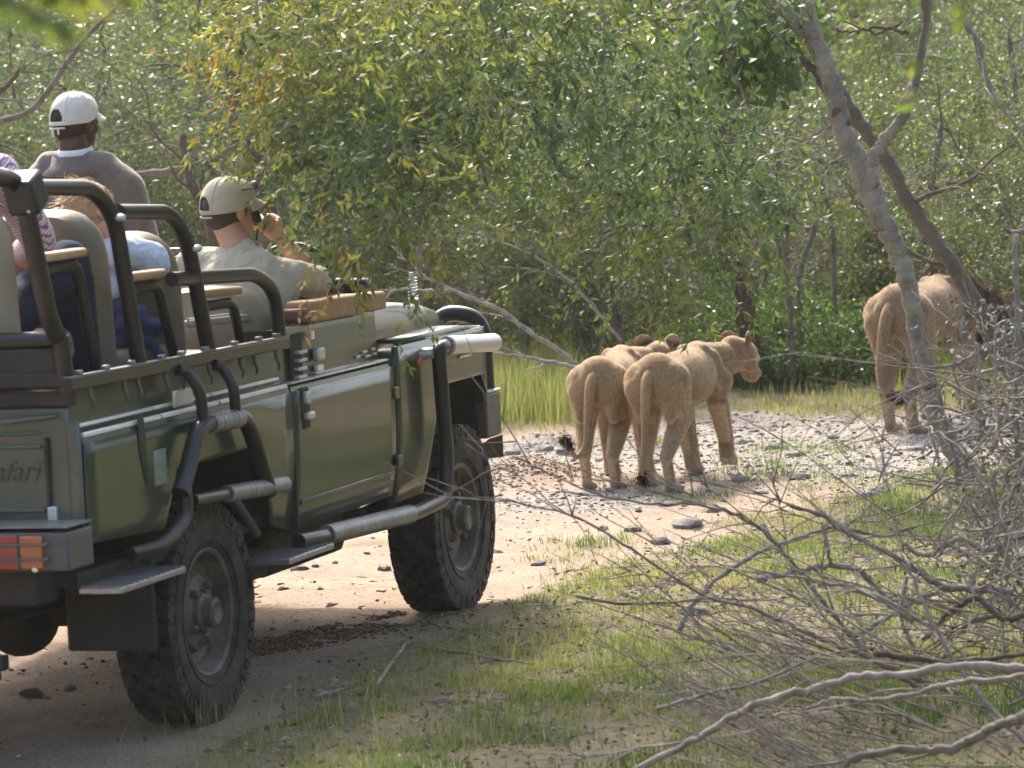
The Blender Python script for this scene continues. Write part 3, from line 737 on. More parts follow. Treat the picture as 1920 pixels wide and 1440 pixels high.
# ================================================================== people
def skin(name, c, c2): return mat(name, c, rough=.5, spec=.35, noise=(25, c2, .5))
V3 = lambda *a: np.array(a, float)
def rotmat(f, up=(0, 0, 1)):
    """columns: forward, left, up"""
    f = np.array(f, float); f /= np.linalg.norm(f); u = np.array(up, float); l = np.cross(u, f); l /= np.linalg.norm(l); u = np.cross(f, l)
    return np.array([f, l, u]).T
def cloth_disp(amp, sc):
    def d(co):
        a = fbm(co[:, 0]*sc+co[:, 2]*sc*.4, co[:, 1]*sc+co[:, 2]*sc*.9, 3, 4)-.5
        b = fbm(co[:, 2]*sc*1.6+7, (co[:, 0]-co[:, 1])*sc*.7, 3, 9)-.5
        return amp*(a+b)
    return d
def hand(mb, wrist, d, side, curl=.5, s=1.0, up=(0, 0, 1), spread=.3):
    """palm and five unequal bent fingers. d: direction wrist->knuckles; side: direction towards the thumb; fingers curl towards d x side"""
    d = np.array(d, float); d /= np.linalg.norm(d); t = np.array(side, float); t -= d*(t@d); t /= np.linalg.norm(t); n = np.cross(d, t)
    w_ = np.array(wrist, float); k = w_+d*.085*s
    mb.capsule(w_, w_+d*.02*s, .026*s, .027*s, 10, 3)
    for o in (-.026, -.009, .009, .026):
        mb.capsule(w_+d*.012*s+t*o*.75*s, k+t*o*s, .0155*s, .0125*s, 10, 3)
    for o, L in ((.028, .072), (.0095, .082), (-.0095, .077), (-.028, .060)):
        a = k+t*o*s; ang = 0; p = a
        for j, q_ in enumerate((.45, .30, .25)):
            ang += curl*(.75 if j == 0 else 1.0)
            p2 = p+(d*math.cos(ang)+n*math.sin(ang)+t*o*spread*4)*L*q_*s
            mb.capsule(p, p2, (.0098-.0008*j)*s, (.0090-.0008*j)*s, 8, 3); p = p2
    p = w_+d*.025*s+t*.024*s; ang = 0
    for L, r in ((.040, .0135), (.032, .011), (.026, .0095)):
        p2 = p+(d*(.62+.2*ang)+t*(.75-ang*.6)+n*(.25+ang*.7))*L*s
        mb.capsule(p, p2, r*s, (r-.0012)*s, 8, 3); p = p2; ang += curl*.7
def head(mb, c, f, s=1.0, up=(0, 0, 1)):
    """skull, jaw, nose, ears, brow; c: centre of skull, f: looking direction"""
    Rm = rotmat(f, up); P = lambda x, y, z: np.array(c)+Rm@V3(x, y, z)*s
    mb.ell(P(-.008, 0, .018), V3(.098, .076, .096)*s, Rm); mb.ell(P(.030, 0, -.045), V3(.062, .056, .070)*s, Rm)
    mb.ell(P(.055, 0, -.092), V3(.030, .032, .026)*s, Rm); mb.ell(P(-.03, 0, -.03), V3(.07, .062, .06)*s, Rm)
    mb.capsule(P(.086, 0, .005), P(.107, 0, -.034), .010*s, .015*s, 10, 4)
    mb.ell(P(.084, 0, -.062), V3(.014, .026, .008)*s, Rm); mb.ell(P(.082, 0, -.075), V3(.014, .024, .008)*s, Rm)
    mb.ell(P(.078, 0, .022), V3(.018, .052, .012)*s, Rm)
    for y in (-1, 1):
        mb.ell(P(-.002, y*.078, -.012), V3(.020, .010, .034)*s, rotmat(Rm@V3(1, y*-.35, .1)))
        mb.ell(P(.066, y*.036, -.025), V3(.022, .022, .024)*s, Rm)
    return P, Rm
def eyes(P, Rm, parent, s=1.0):
    for y in (-1, 1):
        MB().ell(P(.081, y*.031, .0), V3(.009, .012, .010)*s, Rm).build('eye', mat('eye', (.05, .03, .02), rough=.1), parent, smooth=180)
def cap(P, Rm, parent, m, s=1.0, hole=True, seed=0):
    """baseball cap: crown of six panels, brim, arched opening with a strap at the back"""
    mb = MB(); rows = []; n = 96
    for i in range(33):
        t = -.20+i/32*(math.pi*.5+.20); r = max(math.cos(t), 0)**.80; z = math.sin(t)
        row = []
        for k in range(n+1):
            a = 2*math.pi*k/n
            rr = 1+.013*abs(math.cos(a*3))**.35*(1-.3*z)+.012*(fbm(np.array([math.cos(a)*2+seed]), np.array([math.sin(a)*2+z*2]), 2, 3)[0]-.5)
            row.append(P((-.012+.108*r*math.cos(a))*rr, .090*r*math.sin(a)*rr, .010+.102*z+.034*max(math.cos(a), 0)*(1-z)-.012*max(-math.cos(a), 0)*(1-max(z, 0))))
        rows.append(row)
    # leave an arch open at the back
    G = np.array(rows); r_, c_ = G.shape[:2]; fs = []
    for i in range(r_-1):
        for j in range(c_-1):
            a = 2*math.pi*(j+.5)/n; da = 0
            da = abs(a-math.pi)
            if hole and 3 <= i < 11 and da < .40*math.sqrt(max(0, 1-((i-3)/8.0)**2)): continue
            b = i*c_+j; fs.append((b, b+1, b+c_+1, b+c_))
    mb.add(G.reshape(-1, 3), fs)
    hat = mb.build('cap', m, parent, smooth=180); sm = hat.modifiers.new('t', 'SOLIDIFY'); sm.thickness = .004; sm.offset = 0
    sb = hat.modifiers.new('s', 'SUBSURF'); sb.levels = 1; sb.render_levels = 1
    br = []
    for i in range(6):
        t = i/5; row = []
        for k in range(17):
            a = -1.15+2.3*k/16
            x = -.012+(.106+.058*t*math.cos(a*.9))*math.cos(a*.98); y = .088*math.sin(a*1.02)*(1+.08*t)
            row.append(P(x, y, .030-.020*t-.024*(abs(y)/.088)**2*(t*.9+.1)))
        br.append(row)
    b = MB().grid(br).build('brim', m, hat, smooth=180); b.modifiers.new('t', 'SOLIDIFY').thickness = .004
    if hole:
        st = [P(-.012-.106*math.cos(a), .089*math.sin(a), -.022-.010*math.cos(a)) for a in np.linspace(-.5, .5, 9)]
        MB().tube(st, .0045, 8).build('strap', m, hat, smooth=180)
        if seed: MB().box(P(-.122, .012, -.048), (.008, .012, .036)).box(P(-.120, -.018, -.044), (.006, .010, .026), None).build('strap_end', m, hat, bevel=.003)
    for j in range(6):
        a = math.pi*(j+.5)/3; ln = []
        for t in np.linspace(-.05, math.pi*.5, 14):
            r = max(math.cos(t), 0)**.80; z = math.sin(t); ln.append(P((-.012+.1095*r*math.cos(a))*1.012, .0915*r*math.sin(a)*1.012, .0115+.1035*z+.034*max(math.cos(a), 0)*(1-z)-.012*max(-math.cos(a), 0)*(1-max(z, 0))))
        MB().tube(ln, .0016, 5).build('seam', m, hat, smooth=180)
    MB().ell(P(-.012, 0, .114), (.008, .008, .004)).build('button', m, hat, smooth=180)
    return hat
def skullcap(P, Rm, s=1.0):
    mb = MB(); mb.ell(P(-.018, 0, .016), V3(.098, .081, .094)*s, Rm); mb.ell(P(-.038, 0, -.035), V3(.066, .066, .050)*s, Rm); return mb

khaki = mat('khaki_shirt', (.49, .44, .34), rough=.85, spec=.2, sheen=.15, noise=(60, (.42, .375, .29), .5), bump=(16, .022))
fleece = mat('brown_grey_fleece', (.135, .108, .095), rough=.95, spec=.1, sheen=.5, noise=(80, (.17, .14, .125), .6), bump=(11, .014))
whitec = mat('white_collar', (.72, .76, .76), rough=.8)
paleblue = mat('pale_blue_shirt', (.50, .54, .62), rough=.85, spec=.2, sheen=.1, bump=(14, .025))
denim = mat('denim', (.014, .021, .038), rough=.9, spec=.15, noise=(70, (.024, .036, .065), .6), bump=(150, .001))
capw = mat('white_cap', (.62, .60, .54), rough=.85, spec=.2, noise=(30, (.52, .50, .44), .5), bump=(22, .012))
capk = mat('stone_cap', (.52, .45, .34), rough=.85, spec=.2, noise=(22, (.40, .37, .28), .6), bump=(22, .012))
skin_d = skin('dark_skin', (.085, .042, .026), (.06, .03, .02)); skin_l = skin('fair_skin', (.52, .27, .17), (.58, .32, .22)); skin_t = skin('tanned_skin', (.44, .22, .13), (.50, .27, .17))
hair_d = mat('dark_brown_hair', (.045, .028, .020), rough=.7, noise=(160, (.08, .05, .03), .7), bump=(220, .003))
hair_b = mat('black_short_hair', (.026, .018, .015), rough=.9, bump=(300, .003))
trous = mat('khaki_trousers', (.23, .20, .14), rough=.9)
shoe = mat('brown_boots', (.07, .04, .025), rough=.6)

def torso(mb, hip, chest, neck, shL, shR, k=1.0, depth=.115):
    f = np.cross(shL-shR, neck-hip); f = -f/np.linalg.norm(f) if f[0] < 0 and False else np.cross((shL-shR), (neck-hip)); f /= np.linalg.norm(f)
    up = (neck-hip)/np.linalg.norm(neck-hip); l = np.cross(up, f); Rm = np.array([f, l, up]).T
    w_ = np.linalg.norm(shL-shR)/2
    mb.ell(hip+up*.06, V3(.125, w_*.92, .15)*k, Rm); mb.ell(hip*.45+chest*.55, V3(.115, w_*.88, .20)*k, Rm)
    mb.ell(chest, V3(depth, w_*.98, .19)*k, Rm)
    mb.capsule(shL*.92+chest*.08, shR*.92+chest*.08, .062*k, .062*k)
    for s_ in (shL, shR): mb.capsule(neck*.55+chest*.45+(s_-chest)*.12, s_, .075*k, .064*k)
    mb.capsule(neck-up*.05, shL*.55+neck*.45-up*.035, .050*k, .050*k); mb.capsule(neck-up*.05, shR*.55+neck*.45-up*.035, .050*k, .050*k)
    return Rm
def limb(mb, a, b, c, r): mb.capsule(a, b, r[0], r[1]); mb.capsule(b, c, r[1], r[2])
def legs(mb, hip, Rm, knees, feet, r=(.085, .062, .042)):
    for s_, k, f_ in ((1, knees[0], feet[0]), (-1, knees[1], feet[1])):
        limb(mb, hip+Rm@V3(0, s_*.10, .02), k, f_, r)
def boots(feet, parent, f=(1, 0, 0)):
    f = np.array(f, float)
    for p in feet:
        MB().capsule(p+V3(0, 0, -.02), p+f*.16+V3(0, 0, -.035), .048, .038).organic('boot', shoe, parent, .008, 4)

def settle(o):
    for c in o.children: c.location = -Vector(o.location)
# ---- the driver, right hand holding a radio handset to his mouth
D = empty('person', (1.30, -.45, 1.0))
tag(D, 'driver in stone cap and khaki shirt holding a radio handset to his face', 'person', 'people riding in the vehicle')
hipD = V3(1.33, -.47, 1.10); nk = onx(452, 452, 1.40); ch = V3(1.36, nk[1]-.02, nk[2]-.22)
shR = onx(556, 520, 1.43); shL = onx(362, 494, 1.40)
elR = onx(594, 528, 1.66); wrR = onx(524, 445, 1.60)
hd = onx(432, 393, 1.45); fD = V3(.80, -.60, .0)
upD = V3(.02, -.06, 1)
body = MB(); Rm = torso(body, hipD, ch, nk, shL, shR, .80)
P, Rh = head(body, hd, fD, 1.06, upD)
body.capsule(nk-V3(0, 0, .06), P(-.025, 0, -.05), .060, .056)
limb(body, shR, elR, wrR, (.040, .040, .031)); body.capsule(elR*.7+wrR*.3, elR*.3+wrR*.7, .046, .038)
elL = V3(1.50, shL[1]+.06, 1.36); wrL = V3(1.74, -.34, 1.44); limb(body, shL, elL, wrL, (.048, .042, .030))
hand(body, wrR, onx(492, 412, 1.58)-wrR, V3(.1, .35, .9), 1.25, 1.08); hand(body, wrL, V3(1, -.1, .1), V3(0, -.3, 1), .9, 1.0)
kn = (V3(1.80, -.28, 1.10), V3(1.80, -.60, 1.10)); ft = (V3(1.86, -.28, .78), V3(1.86, -.60, .78)); legs(body, hipD, Rm, kn, ft, (.075, .052, .038))
body.organic('body', skin_l, D, .006, 5); boots(ft, D)
sh = MB(); torso(sh, hipD, ch, nk-V3(0, 0, .03), shL, shR, 1.06)
sh.capsule(shR, shR*.25+elR*.75, .072, .070); sh.capsule(shR*.25+elR*.75, elR, .070, .067); sh.capsule(shL, shL*.2+elL*.8, .066, .064)
sh.capsule(nk-V3(0, 0, .08), nk-V3(0, 0, .06), .082, .07)
sho = sh.organic('shirt', khaki, D, .008, 6, cloth_disp(.013, 9))
cl = MB(); T_ = 24
cl.grid([[nk+V3(0, 0, z)+V3(r*math.cos(a), r*1.05*math.sin(a), .018*math.cos(a)) for a in np.linspace(0, 2*math.pi, T_)] for r, z in ((.108, -.085), (.092, -.060), (.074, -.018), (.066, -.030))])
cl.build('collar', khaki, sho, smooth=60).modifiers.new('t', 'SOLIDIFY').thickness = .004
pd = [onx(486, 490, 1.34), onx(490, 520, 1.33), onx(496, 555, 1.33)]
MB().tube(pd, .006, 6).build('radio_strap', blackpipe, sho)
tr = MB(); legs(tr, hipD, Rm, kn, ft, (.095, .072, .055)); tr.ell(hipD, (.14, .17, .12)); tr.organic('trousers', trous, D, .012, 5)
hr = skullcap(P, Rh, 1.06); hr.organic('hair', hair_d, D, .007, 3)
eyes(P, Rh, D); P2 = lambda x, y, z: P(x*.99, y*.99, z*1.02+.008); cap(P2, Rh, D, capk)
# sunglasses pushed up on the cap and an earpiece
sg = [P(-.012+.112*math.cos(a), .094*math.sin(a), .075+.010*math.cos(a)) for a in np.linspace(-1.5, 1.5, 15)]
g_ = MB().tube(sg, .0035, 6)
for y in (-.032, .032): g_.ell(P(.088, y, .088), (.008, .026, .018), Rh)
g_.build('sunglasses', mat('dark_glasses', (.01, .01, .012), rough=.15, coat=.5), D, smooth=180)
wp = P(.075, -.065, -.035); radio = MB().box(wp, (.036, .022, .058), rotmat(fD+V3(0, 0, .3)))
ro = radio.build('radio_handset', mat('handset_black', (.012, .012, .013), rough=.35), None, bevel=.008)
tag(ro, 'small black radio handset held to the face of the driver', 'radio')
cd = [wp+V3(0, 0, -.04), wp+V3(.05, .03, -.16), V3(1.85, -.40, 1.50), V3(2.05, -.42, 1.46)]
MB().tube(cd, .004, 6, sub=6).build('cord', blackpipe, ro, smooth=60)

settle(D)
# ---- the tracker, standing in the left seat well with his back to us
G = empty('person', (1.55, .30, .70))
tag(G, 'man standing in white cap and brown grey fleece, back to the camera', 'person', 'people riding in the vehicle')
XG = 1.62; nk = onx(141, 282, XG); shL = onx(62, 352, XG); shR = onx(240, 350, XG); hd = onx(142, 222, XG+.02)+V3(0, 0, -.015); ch = (shL+shR)/2-V3(0, 0, .14); hip = V3(XG-.02, (shL[1]+shR[1])/2, 1.44)
elL = shL+V3(.03, .07, -.30); elR = shR+V3(.02, -.07, -.30); wrL = elL+V3(.22, -.02, -.06); wrR = elR+V3(.22, .02, -.08)
body = MB(); Rm = torso(body, hip, ch, nk, shL, shR, .9)
fG = V3(.93, -.36, -.04); P, Rh = head(body, hd, fG, 1.0)
body.capsule(nk-V3(0, 0, .06), P(-.025, 0, -.045), .063, .058)
limb(body, shL, elL, wrL, (.050, .042, .030)); limb(body, shR, elR, wrR, (.050, .042, .030))
hand(body, wrL, V3(1, 0, -.1), V3(0, -.4, 1), .6); hand(body, wrR, V3(1, 0, -.1), V3(0, .4, 1), .6)
kn = (hip+V3(.08, .09, -.38), hip+V3(.08, -.09, -.38)); ft = (hip+V3(.0, .10, -.68), hip+V3(.0, -.10, -.68)); legs(body, hip, Rm, kn, ft, (.075, .05, .038))
body.organic('body', skin_d, G, .006, 5); boots(ft, G)
sh = MB(); torso(sh, hip, ch, nk-V3(0, 0, .025), shL, shR, 1.02)
limb(sh, shL, elL, wrL, (.070, .060, .046)); limb(sh, shR, elR, wrR, (.070, .060, .046)); sh.ell(hip-V3(0, 0, .05), (.14, .20, .12))
sh.capsule(nk-V3(0, 0, .09), nk-V3(0, 0, .07), .092, .08)
for s_ in (shL, shR): sh.capsule(nk-V3(0, 0, .075), s_*.55+nk*.45+V3(0, 0, .012), .075, .070); sh.capsule(s_*.55+nk*.45+V3(0, 0, .0), s_, .074, .070)
fo_ = sh.organic('fleece_jacket', fleece, G, .008, 9, cloth_disp(.010, 7))
MB().grid([[nk+V3(0, 0, z)+V3(r*math.cos(a), r*math.sin(a), .012*math.cos(a)) for a in np.linspace(0, 2*math.pi, 24)] for r, z in ((.074, -.04), (.073, .002), (.068, .012), (.064, -.01))]).build('shirt_collar', whitec, G, smooth=60).modifiers.new('t', 'SOLIDIFY').thickness = .004
MB().grid([[nk+V3(0, 0, z)+V3(r*math.cos(a), r*1.06*math.sin(a), .012*math.cos(a)) for a in np.linspace(0, 2*math.pi, 24)] for r, z in ((.135, -.085), (.112, -.058), (.090, -.012), (.082, -.025))]).build('collar', fleece, fo_, smooth=60).modifiers.new('t', 'SOLIDIFY').thickness = .007
tr = MB(); legs(tr, hip, Rm, kn, ft, (.095, .07, .055)); tr.ell(hip, (.13, .18, .12)); tr.organic('trousers', trous, G, .012, 5)
skullcap(P, Rh).organic('hair', hair_b, G, .008, 4)
eyes(P, Rh, G); P2 = lambda x, y, z: P(x*.98, y*.99, z*1.03+.006); cap(P2, Rh, G, capw, seed=1)

settle(G)
# ---- fair woman slumped sideways, head on her hand
B = empty('person', (0, -.35, 1.2))
tag(B, 'fair haired passenger in pale blue shirt resting her head on one hand', 'person', 'people riding in the vehicle')
XB_ = .12; hd = onx(172, 397, XB_); nk = onx(168, 462, XB_-.02); shR = onx(232, 476, XB_); shL = onx(98, 470, XB_); hip = V3(.08, -.38, 1.30); ch = (shR+shL)/2+V3(0, 0, -.14)
elR = onx(286, 486, .20); wrR = onx(206, 468, .24); elL = shL+V3(.05, .04, -.24); wrL = elL+V3(.24, -.05, .0)
wrR = onx(216, 452, .20)
body = MB(); Rm = torso(body, hip, ch, nk, shL, shR, .86, .10)
fB = V3(.75, -.65, -.30); P, Rh = head(body, hd, fB, .98, V3(.1, .25, 1))
body.capsule(nk-V3(0, 0, .05), P(-.02, 0, -.05), .050, .048)
limb(body, shR, elR, wrR, (.042, .038, .027)); limb(body, shL, elL, wrL, (.042, .036, .026))
hand(body, wrR, onx(184, 408, .20)-wrR, V3(.6, -.1, .6), .35, .94); hand(body, wrL, V3(1, 0, -.1), V3(0, -.4, 1), .5, .92)
kn = (V3(.46, -.25, 1.27), V3(.46, -.50, 1.27)); ft = (V3(.50, -.25, 1.02), V3(.50, -.50, 1.02)); legs(body, hip, Rm, kn, ft, (.072, .05, .036))
body.organic('body', skin_l, B, .006, 5); boots(ft, B)
sh = MB(); torso(sh, hip, ch, nk-V3(0, 0, .03), shL, shR, .94, .105)
limb(sh, shR, elR, elR*.45+wrR*.55, (.062, .062, .042)); sh.ell(elR+V3(0, .01, -.02), (.07, .075, .055)); limb(sh, shL, elL, elL*.3+wrL*.7, (.060, .054, .045))
sh.organic('shirt', paleblue, B, .008, 6, cloth_disp(.026, 10))
tr = MB(); legs(tr, hip, Rm, kn, ft, (.09, .068, .055)); tr.ell(hip, (.13, .17, .11)); tr.organic('trousers', denim, B, .012, 5)
eyes(P, Rh, B)
hm = skullcap(P, Rh, 1.03); hm.ell(P(-.085, 0, -.03), (.035, .045, .04)); ho = hm.organic('hair', mat('fair_hair', (.42, .27, .13), rough=.5, noise=(90, (.16, .09, .045), .8), bump=(150, .003)), B, .007, 4)
rs = np.random.RandomState(2); hb = MB()
for k in range(240):
    a = rs.uniform(0, 2*math.pi); zz = rs.uniform(-.2, 1)
    r0 = math.sqrt(max(0, 1-zz*zz)); p = V3(-.018+.10*r0*math.cos(a), .083*r0*math.sin(a), .016+.096*zz)
    if p[0] > .06 and p[2] < .05: continue
    d1 = V3(-.6+rs.normal()*.3, rs.normal()*.4, -.3+rs.normal()*.4); n1 = p/np.linalg.norm(p)
    pts = [P(*(p)), P(*(p+n1*.010+d1*.02)), P(*(p+n1*rs.uniform(.004, .022)+d1*.055))]
    hb.tube(pts, [.0022, .0018, .0006], 4, sub=2)
tag(hb.build('loose_hair', mat('paler_fair_hair', (.48, .32, .15), rough=.45), ho, smooth=180), kind='stuff')  # loose strands in a paler fair tone than the main hair

settle(B)
# ---- passenger at the left edge in a checked shirt, leaning on the arm rest
Q = empty('person', (-.80, -.45, 1.3))
tag(Q, 'passenger leaning in at the left edge in red and blue checked shirt and jeans', 'person', 'people riding in the vehicle')
m = bpy.data.materials.new('checked_shirt'); m.use_nodes = True; t = m.node_tree; bs = t.nodes['Principled BSDF']
tc = t.nodes.new('ShaderNodeTexCoord'); mp = t.nodes.new('ShaderNodeMapping'); mp.inputs['Rotation'].default_value = (.3, .5, .35); t.links.new(tc.outputs['Object'], mp.inputs[0])
def wave(axis_, sc, lo, hi):
    wv_ = t.nodes.new('ShaderNodeTexWave'); wv_.bands_direction = axis_; wv_.inputs['Scale'].default_value = sc; wv_.inputs['Distortion'].default_value = .6
    t.links.new(mp.outputs[0], wv_.inputs[0]); r = t.nodes.new('ShaderNodeMapRange'); r.inputs['From Min'].default_value = lo; r.inputs['From Max'].default_value = hi; t.links.new(wv_.outputs['Fac'], r.inputs[0]); return r.outputs[0]
def mixc(a, c, f):
    x = t.nodes.new('ShaderNodeMix'); x.data_type = 'RGBA'
    if isinstance(a, tuple): x.inputs[6].default_value = (*a, 1)
    else: t.links.new(a, x.inputs[6])
    x.inputs[7].default_value = (*c, 1); t.links.new(f, x.inputs[0]); return x.outputs[2]
c1 = mixc((.68, .66, .68), (.50, .12, .09), wave('Z', 26, .35, .85)); c2 = mixc(c1, (.08, .12, .28), wave('Y', 26, .5, .95)); t.links.new(c2, bs.inputs['Base Color']); bs.inputs['Roughness'].default_value = .85
check = m
sh_ = ony(-6, 335, -.60); shR = V3(-.92, -.57, 2.03); el = onx(76, 455, -.68); wr = onx(42, 470, -.62)
nk = V3(-.86, -.36, 2.11); shL = V3(-.90, -.13, 2.02); hip = V3(-.98, -.36, 1.42); ch = V3(-.94, -.36, 1.86); hd = V3(-.80, -.34, 2.26)
elR = el; wrR = onx(30, 478, -.50)
elL = V3(-.78, -.08, 1.74); wrL = V3(-.54, -.14, 1.70)
body = MB(); Rm = torso(body, hip, ch, nk, shL, shR, .9); P, Rh = head(body, hd, V3(1, .1, -.1), 1.0); body.capsule(nk-V3(0, 0, .05), P(-.02, 0, -.05), .055, .053)
limb(body, shR, elR, wrR, (.048, .042, .03)); limb(body, shL, elL, wrL, (.048, .04, .03)); hand(body, wrR, onx(62, 492, -.50)-wrR, V3(.5, 0, .8), .7, .95); hand(body, wrL, V3(1, 0, 0), V3(0, -.4, 1), .5, .95)
knR = onx(128, 492, -.50); kn = (V3(-.52, -.22, 1.52), knR); ft = (V3(-.50, -.22, 1.20), onx(158, 700, -.40)); legs(body, hip, Rm, kn, ft, (.078, .056, .04))
body.organic('body', skin_t, Q, .006, 5); boots(ft, Q)
sh = MB(); torso(sh, hip, ch, nk-V3(0, 0, .03), shL, shR, 1.0); limb(sh, shR, elR, elR*.35+wrR*.65, (.068, .062, .05)); limb(sh, shL, elL, elL*.3+wrL*.7, (.065, .06, .05))
sh.organic('shirt', check, Q, .008, 6, cloth_disp(.016, 9))
tr = MB(); legs(tr, hip, Rm, kn, ft, (.10, .078, .062)); tr.ell(hip, (.15, .18, .12)); tr.organic('jeans', denim, Q, .010, 5, cloth_disp(.014, 10))
eyes(P, Rh, Q); skullcap(P, Rh, 1.03).organic('hair', hair_d, Q, .008, 3)

settle(Q)
# ---- blue jacket hanging between the seats
jk = MB()
for (a, b, r0, r1) in (((218, 585), (262, 600), .05, .045), ((262, 598), (292, 615), .045, .03), ((255, 610), (272, 640), .035, .03), ((272, 640), (300, 668), .03, .022), ((224, 600), (240, 660), .05, .04), ((215, 570), (240, 576), .03, .03)):
    jk.capsule(onx(a[0], a[1], .10), onx(b[0], b[1], .12), r0, r1)
jo = jk.organic('jacket', mat('blue_jacket', (.03, .045, .12), rough=.8, noise=(12, (.03, .045, .12), .7)), None, .009, 5, cloth_disp(.05, 14))
tag(jo, 'crumpled blue jacket hung between the second and third seats', 'jacket')
# ================================================================== lions
def fur_mat(name, c1, c2, belly):
    m = bpy.data.materials.new(name); m.use_nodes = True; t = m.node_tree; b = t.nodes['Principled BSDF']; N = t.nodes.new; L = t.links.new
    tc = N('ShaderNodeTexCoord'); n = N('ShaderNodeTexNoise'); n.inputs['Scale'].default_value = 2.6; n.inputs['Detail'].default_value = 6
    L(tc.outputs['Object'], n.inputs['Vector'])
    mp = N('ShaderNodeMapping'); mp.inputs['Scale'].default_value = (10, 60, 34); L(tc.outputs['Object'], mp.inputs[0])
    n2 = N('ShaderNodeTexNoise'); n2.inputs['Scale'].default_value = 1.6; n2.inputs['Detail'].default_value = 3; L(mp.outputs[0], n2.inputs['Vector'])
    r = N('ShaderNodeMapRange'); r.inputs['From Min'].default_value = .35; r.inputs['From Max'].default_value = .65; L(n.outputs[0], r.inputs[0])
    mx = N('ShaderNodeMix'); mx.data_type = 'RGBA'; mx.inputs[6].default_value = (*c1, 1); mx.inputs[7].default_value = (*c2, 1); L(r.outputs[0], mx.inputs[0])
    a = N('ShaderNodeAttribute'); a.attribute_name = 'pale'; m2 = N('ShaderNodeMix'); m2.data_type = 'RGBA'; L(mx.outputs[2], m2.inputs[6]); m2.inputs[7].default_value = (*belly, 1); L(a.outputs['Fac'], m2.inputs[0])
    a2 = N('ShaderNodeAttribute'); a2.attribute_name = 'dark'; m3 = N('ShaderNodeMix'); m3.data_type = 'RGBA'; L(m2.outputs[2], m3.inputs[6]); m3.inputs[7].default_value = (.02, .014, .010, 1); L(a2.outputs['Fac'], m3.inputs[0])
    r2 = N('ShaderNodeMapRange'); r2.inputs['From Min'].default_value = .3; r2.inputs['From Max'].default_value = .7; r2.inputs['To Min'].default_value = .72; r2.inputs['To Max'].default_value = 1.18; L(n2.outputs[0], r2.inputs[0])
    mm = N('ShaderNodeVectorMath'); mm.operation = 'SCALE'; L(m3.outputs[2], mm.inputs[0]); L(r2.outputs[0], mm.inputs['Scale'])
    L(mm.outputs[0], b.inputs['Base Color']); b.inputs['Roughness'].default_value = .85; b.inputs['Specular IOR Level'].default_value = .15; b.inputs['Sheen Weight'].default_value = .35
    b.inputs['Sheen Tint'].default_value = (.9, .75, .55, 1)
    return m
fur_y = fur_mat('tawny_fur', (.300, .198, .105), (.200, .128, .066), (.50, .38, .24))
fur_m = fur_mat('grey_tawny_fur', (.255, .172, .098), (.180, .118, .068), (.43, .34, .24))
mane_m = ramp_mat('mane_hair', [(0, (.022, .014, .010)), (.5, (.095, .066, .042)), (.8, (.23, .155, .085)), (1, (.38, .23, .11))], rough=.8, spec=.15)
nose_m = mat('lion_nose', (.10, .05, .045), rough=.5)

def unit_(a): return a/(np.linalg.norm(a, axis=-1, keepdims=True)+1e-9)
def scatter_on(me, n, rs, mask=None):
    nv = len(me.vertices); co = np.empty(nv*3); me.vertices.foreach_get('co', co); co = co.reshape(-1, 3); no = np.empty(nv*3); me.vertices.foreach_get('normal', no); no = no.reshape(-1, 3)
    idx = rs.randint(0, nv, n); return co[idx]+rs.normal(0, .004, (n, 3)), no[idx], idx
def strands(P, D, L, W, rs, droop=.3):
    """thin tapering two-segment blades: base, mid, tip"""
    n = len(P); D = D/np.linalg.norm(D, axis=1)[:, None]; side = np.cross(D, rs.normal(size=(n, 3))); side /= np.linalg.norm(side, axis=1)[:, None]+1e-9
    mid = P+D*(L*.55)[:, None]; D2 = D+np.array([0, 0, -1])*droop; D2 /= np.linalg.norm(D2, axis=1)[:, None]; tip = mid+D2*(L*.45)[:, None]; W = np.asarray(W)
    W = (W if W.ndim else np.full(n, W))[:, None]
    Vv = np.stack([P-side*W/2, P+side*W/2, mid-side*W*.35, mid+side*W*.35, tip], 1).reshape(-1, 3)
    b = (np.arange(n)*5)[:, None]
    F = np.concatenate([b+np.array([0, 1, 3]), b+np.array([0, 3, 2]), b+np.array([2, 3, 4])], 0)
    return Vv, F

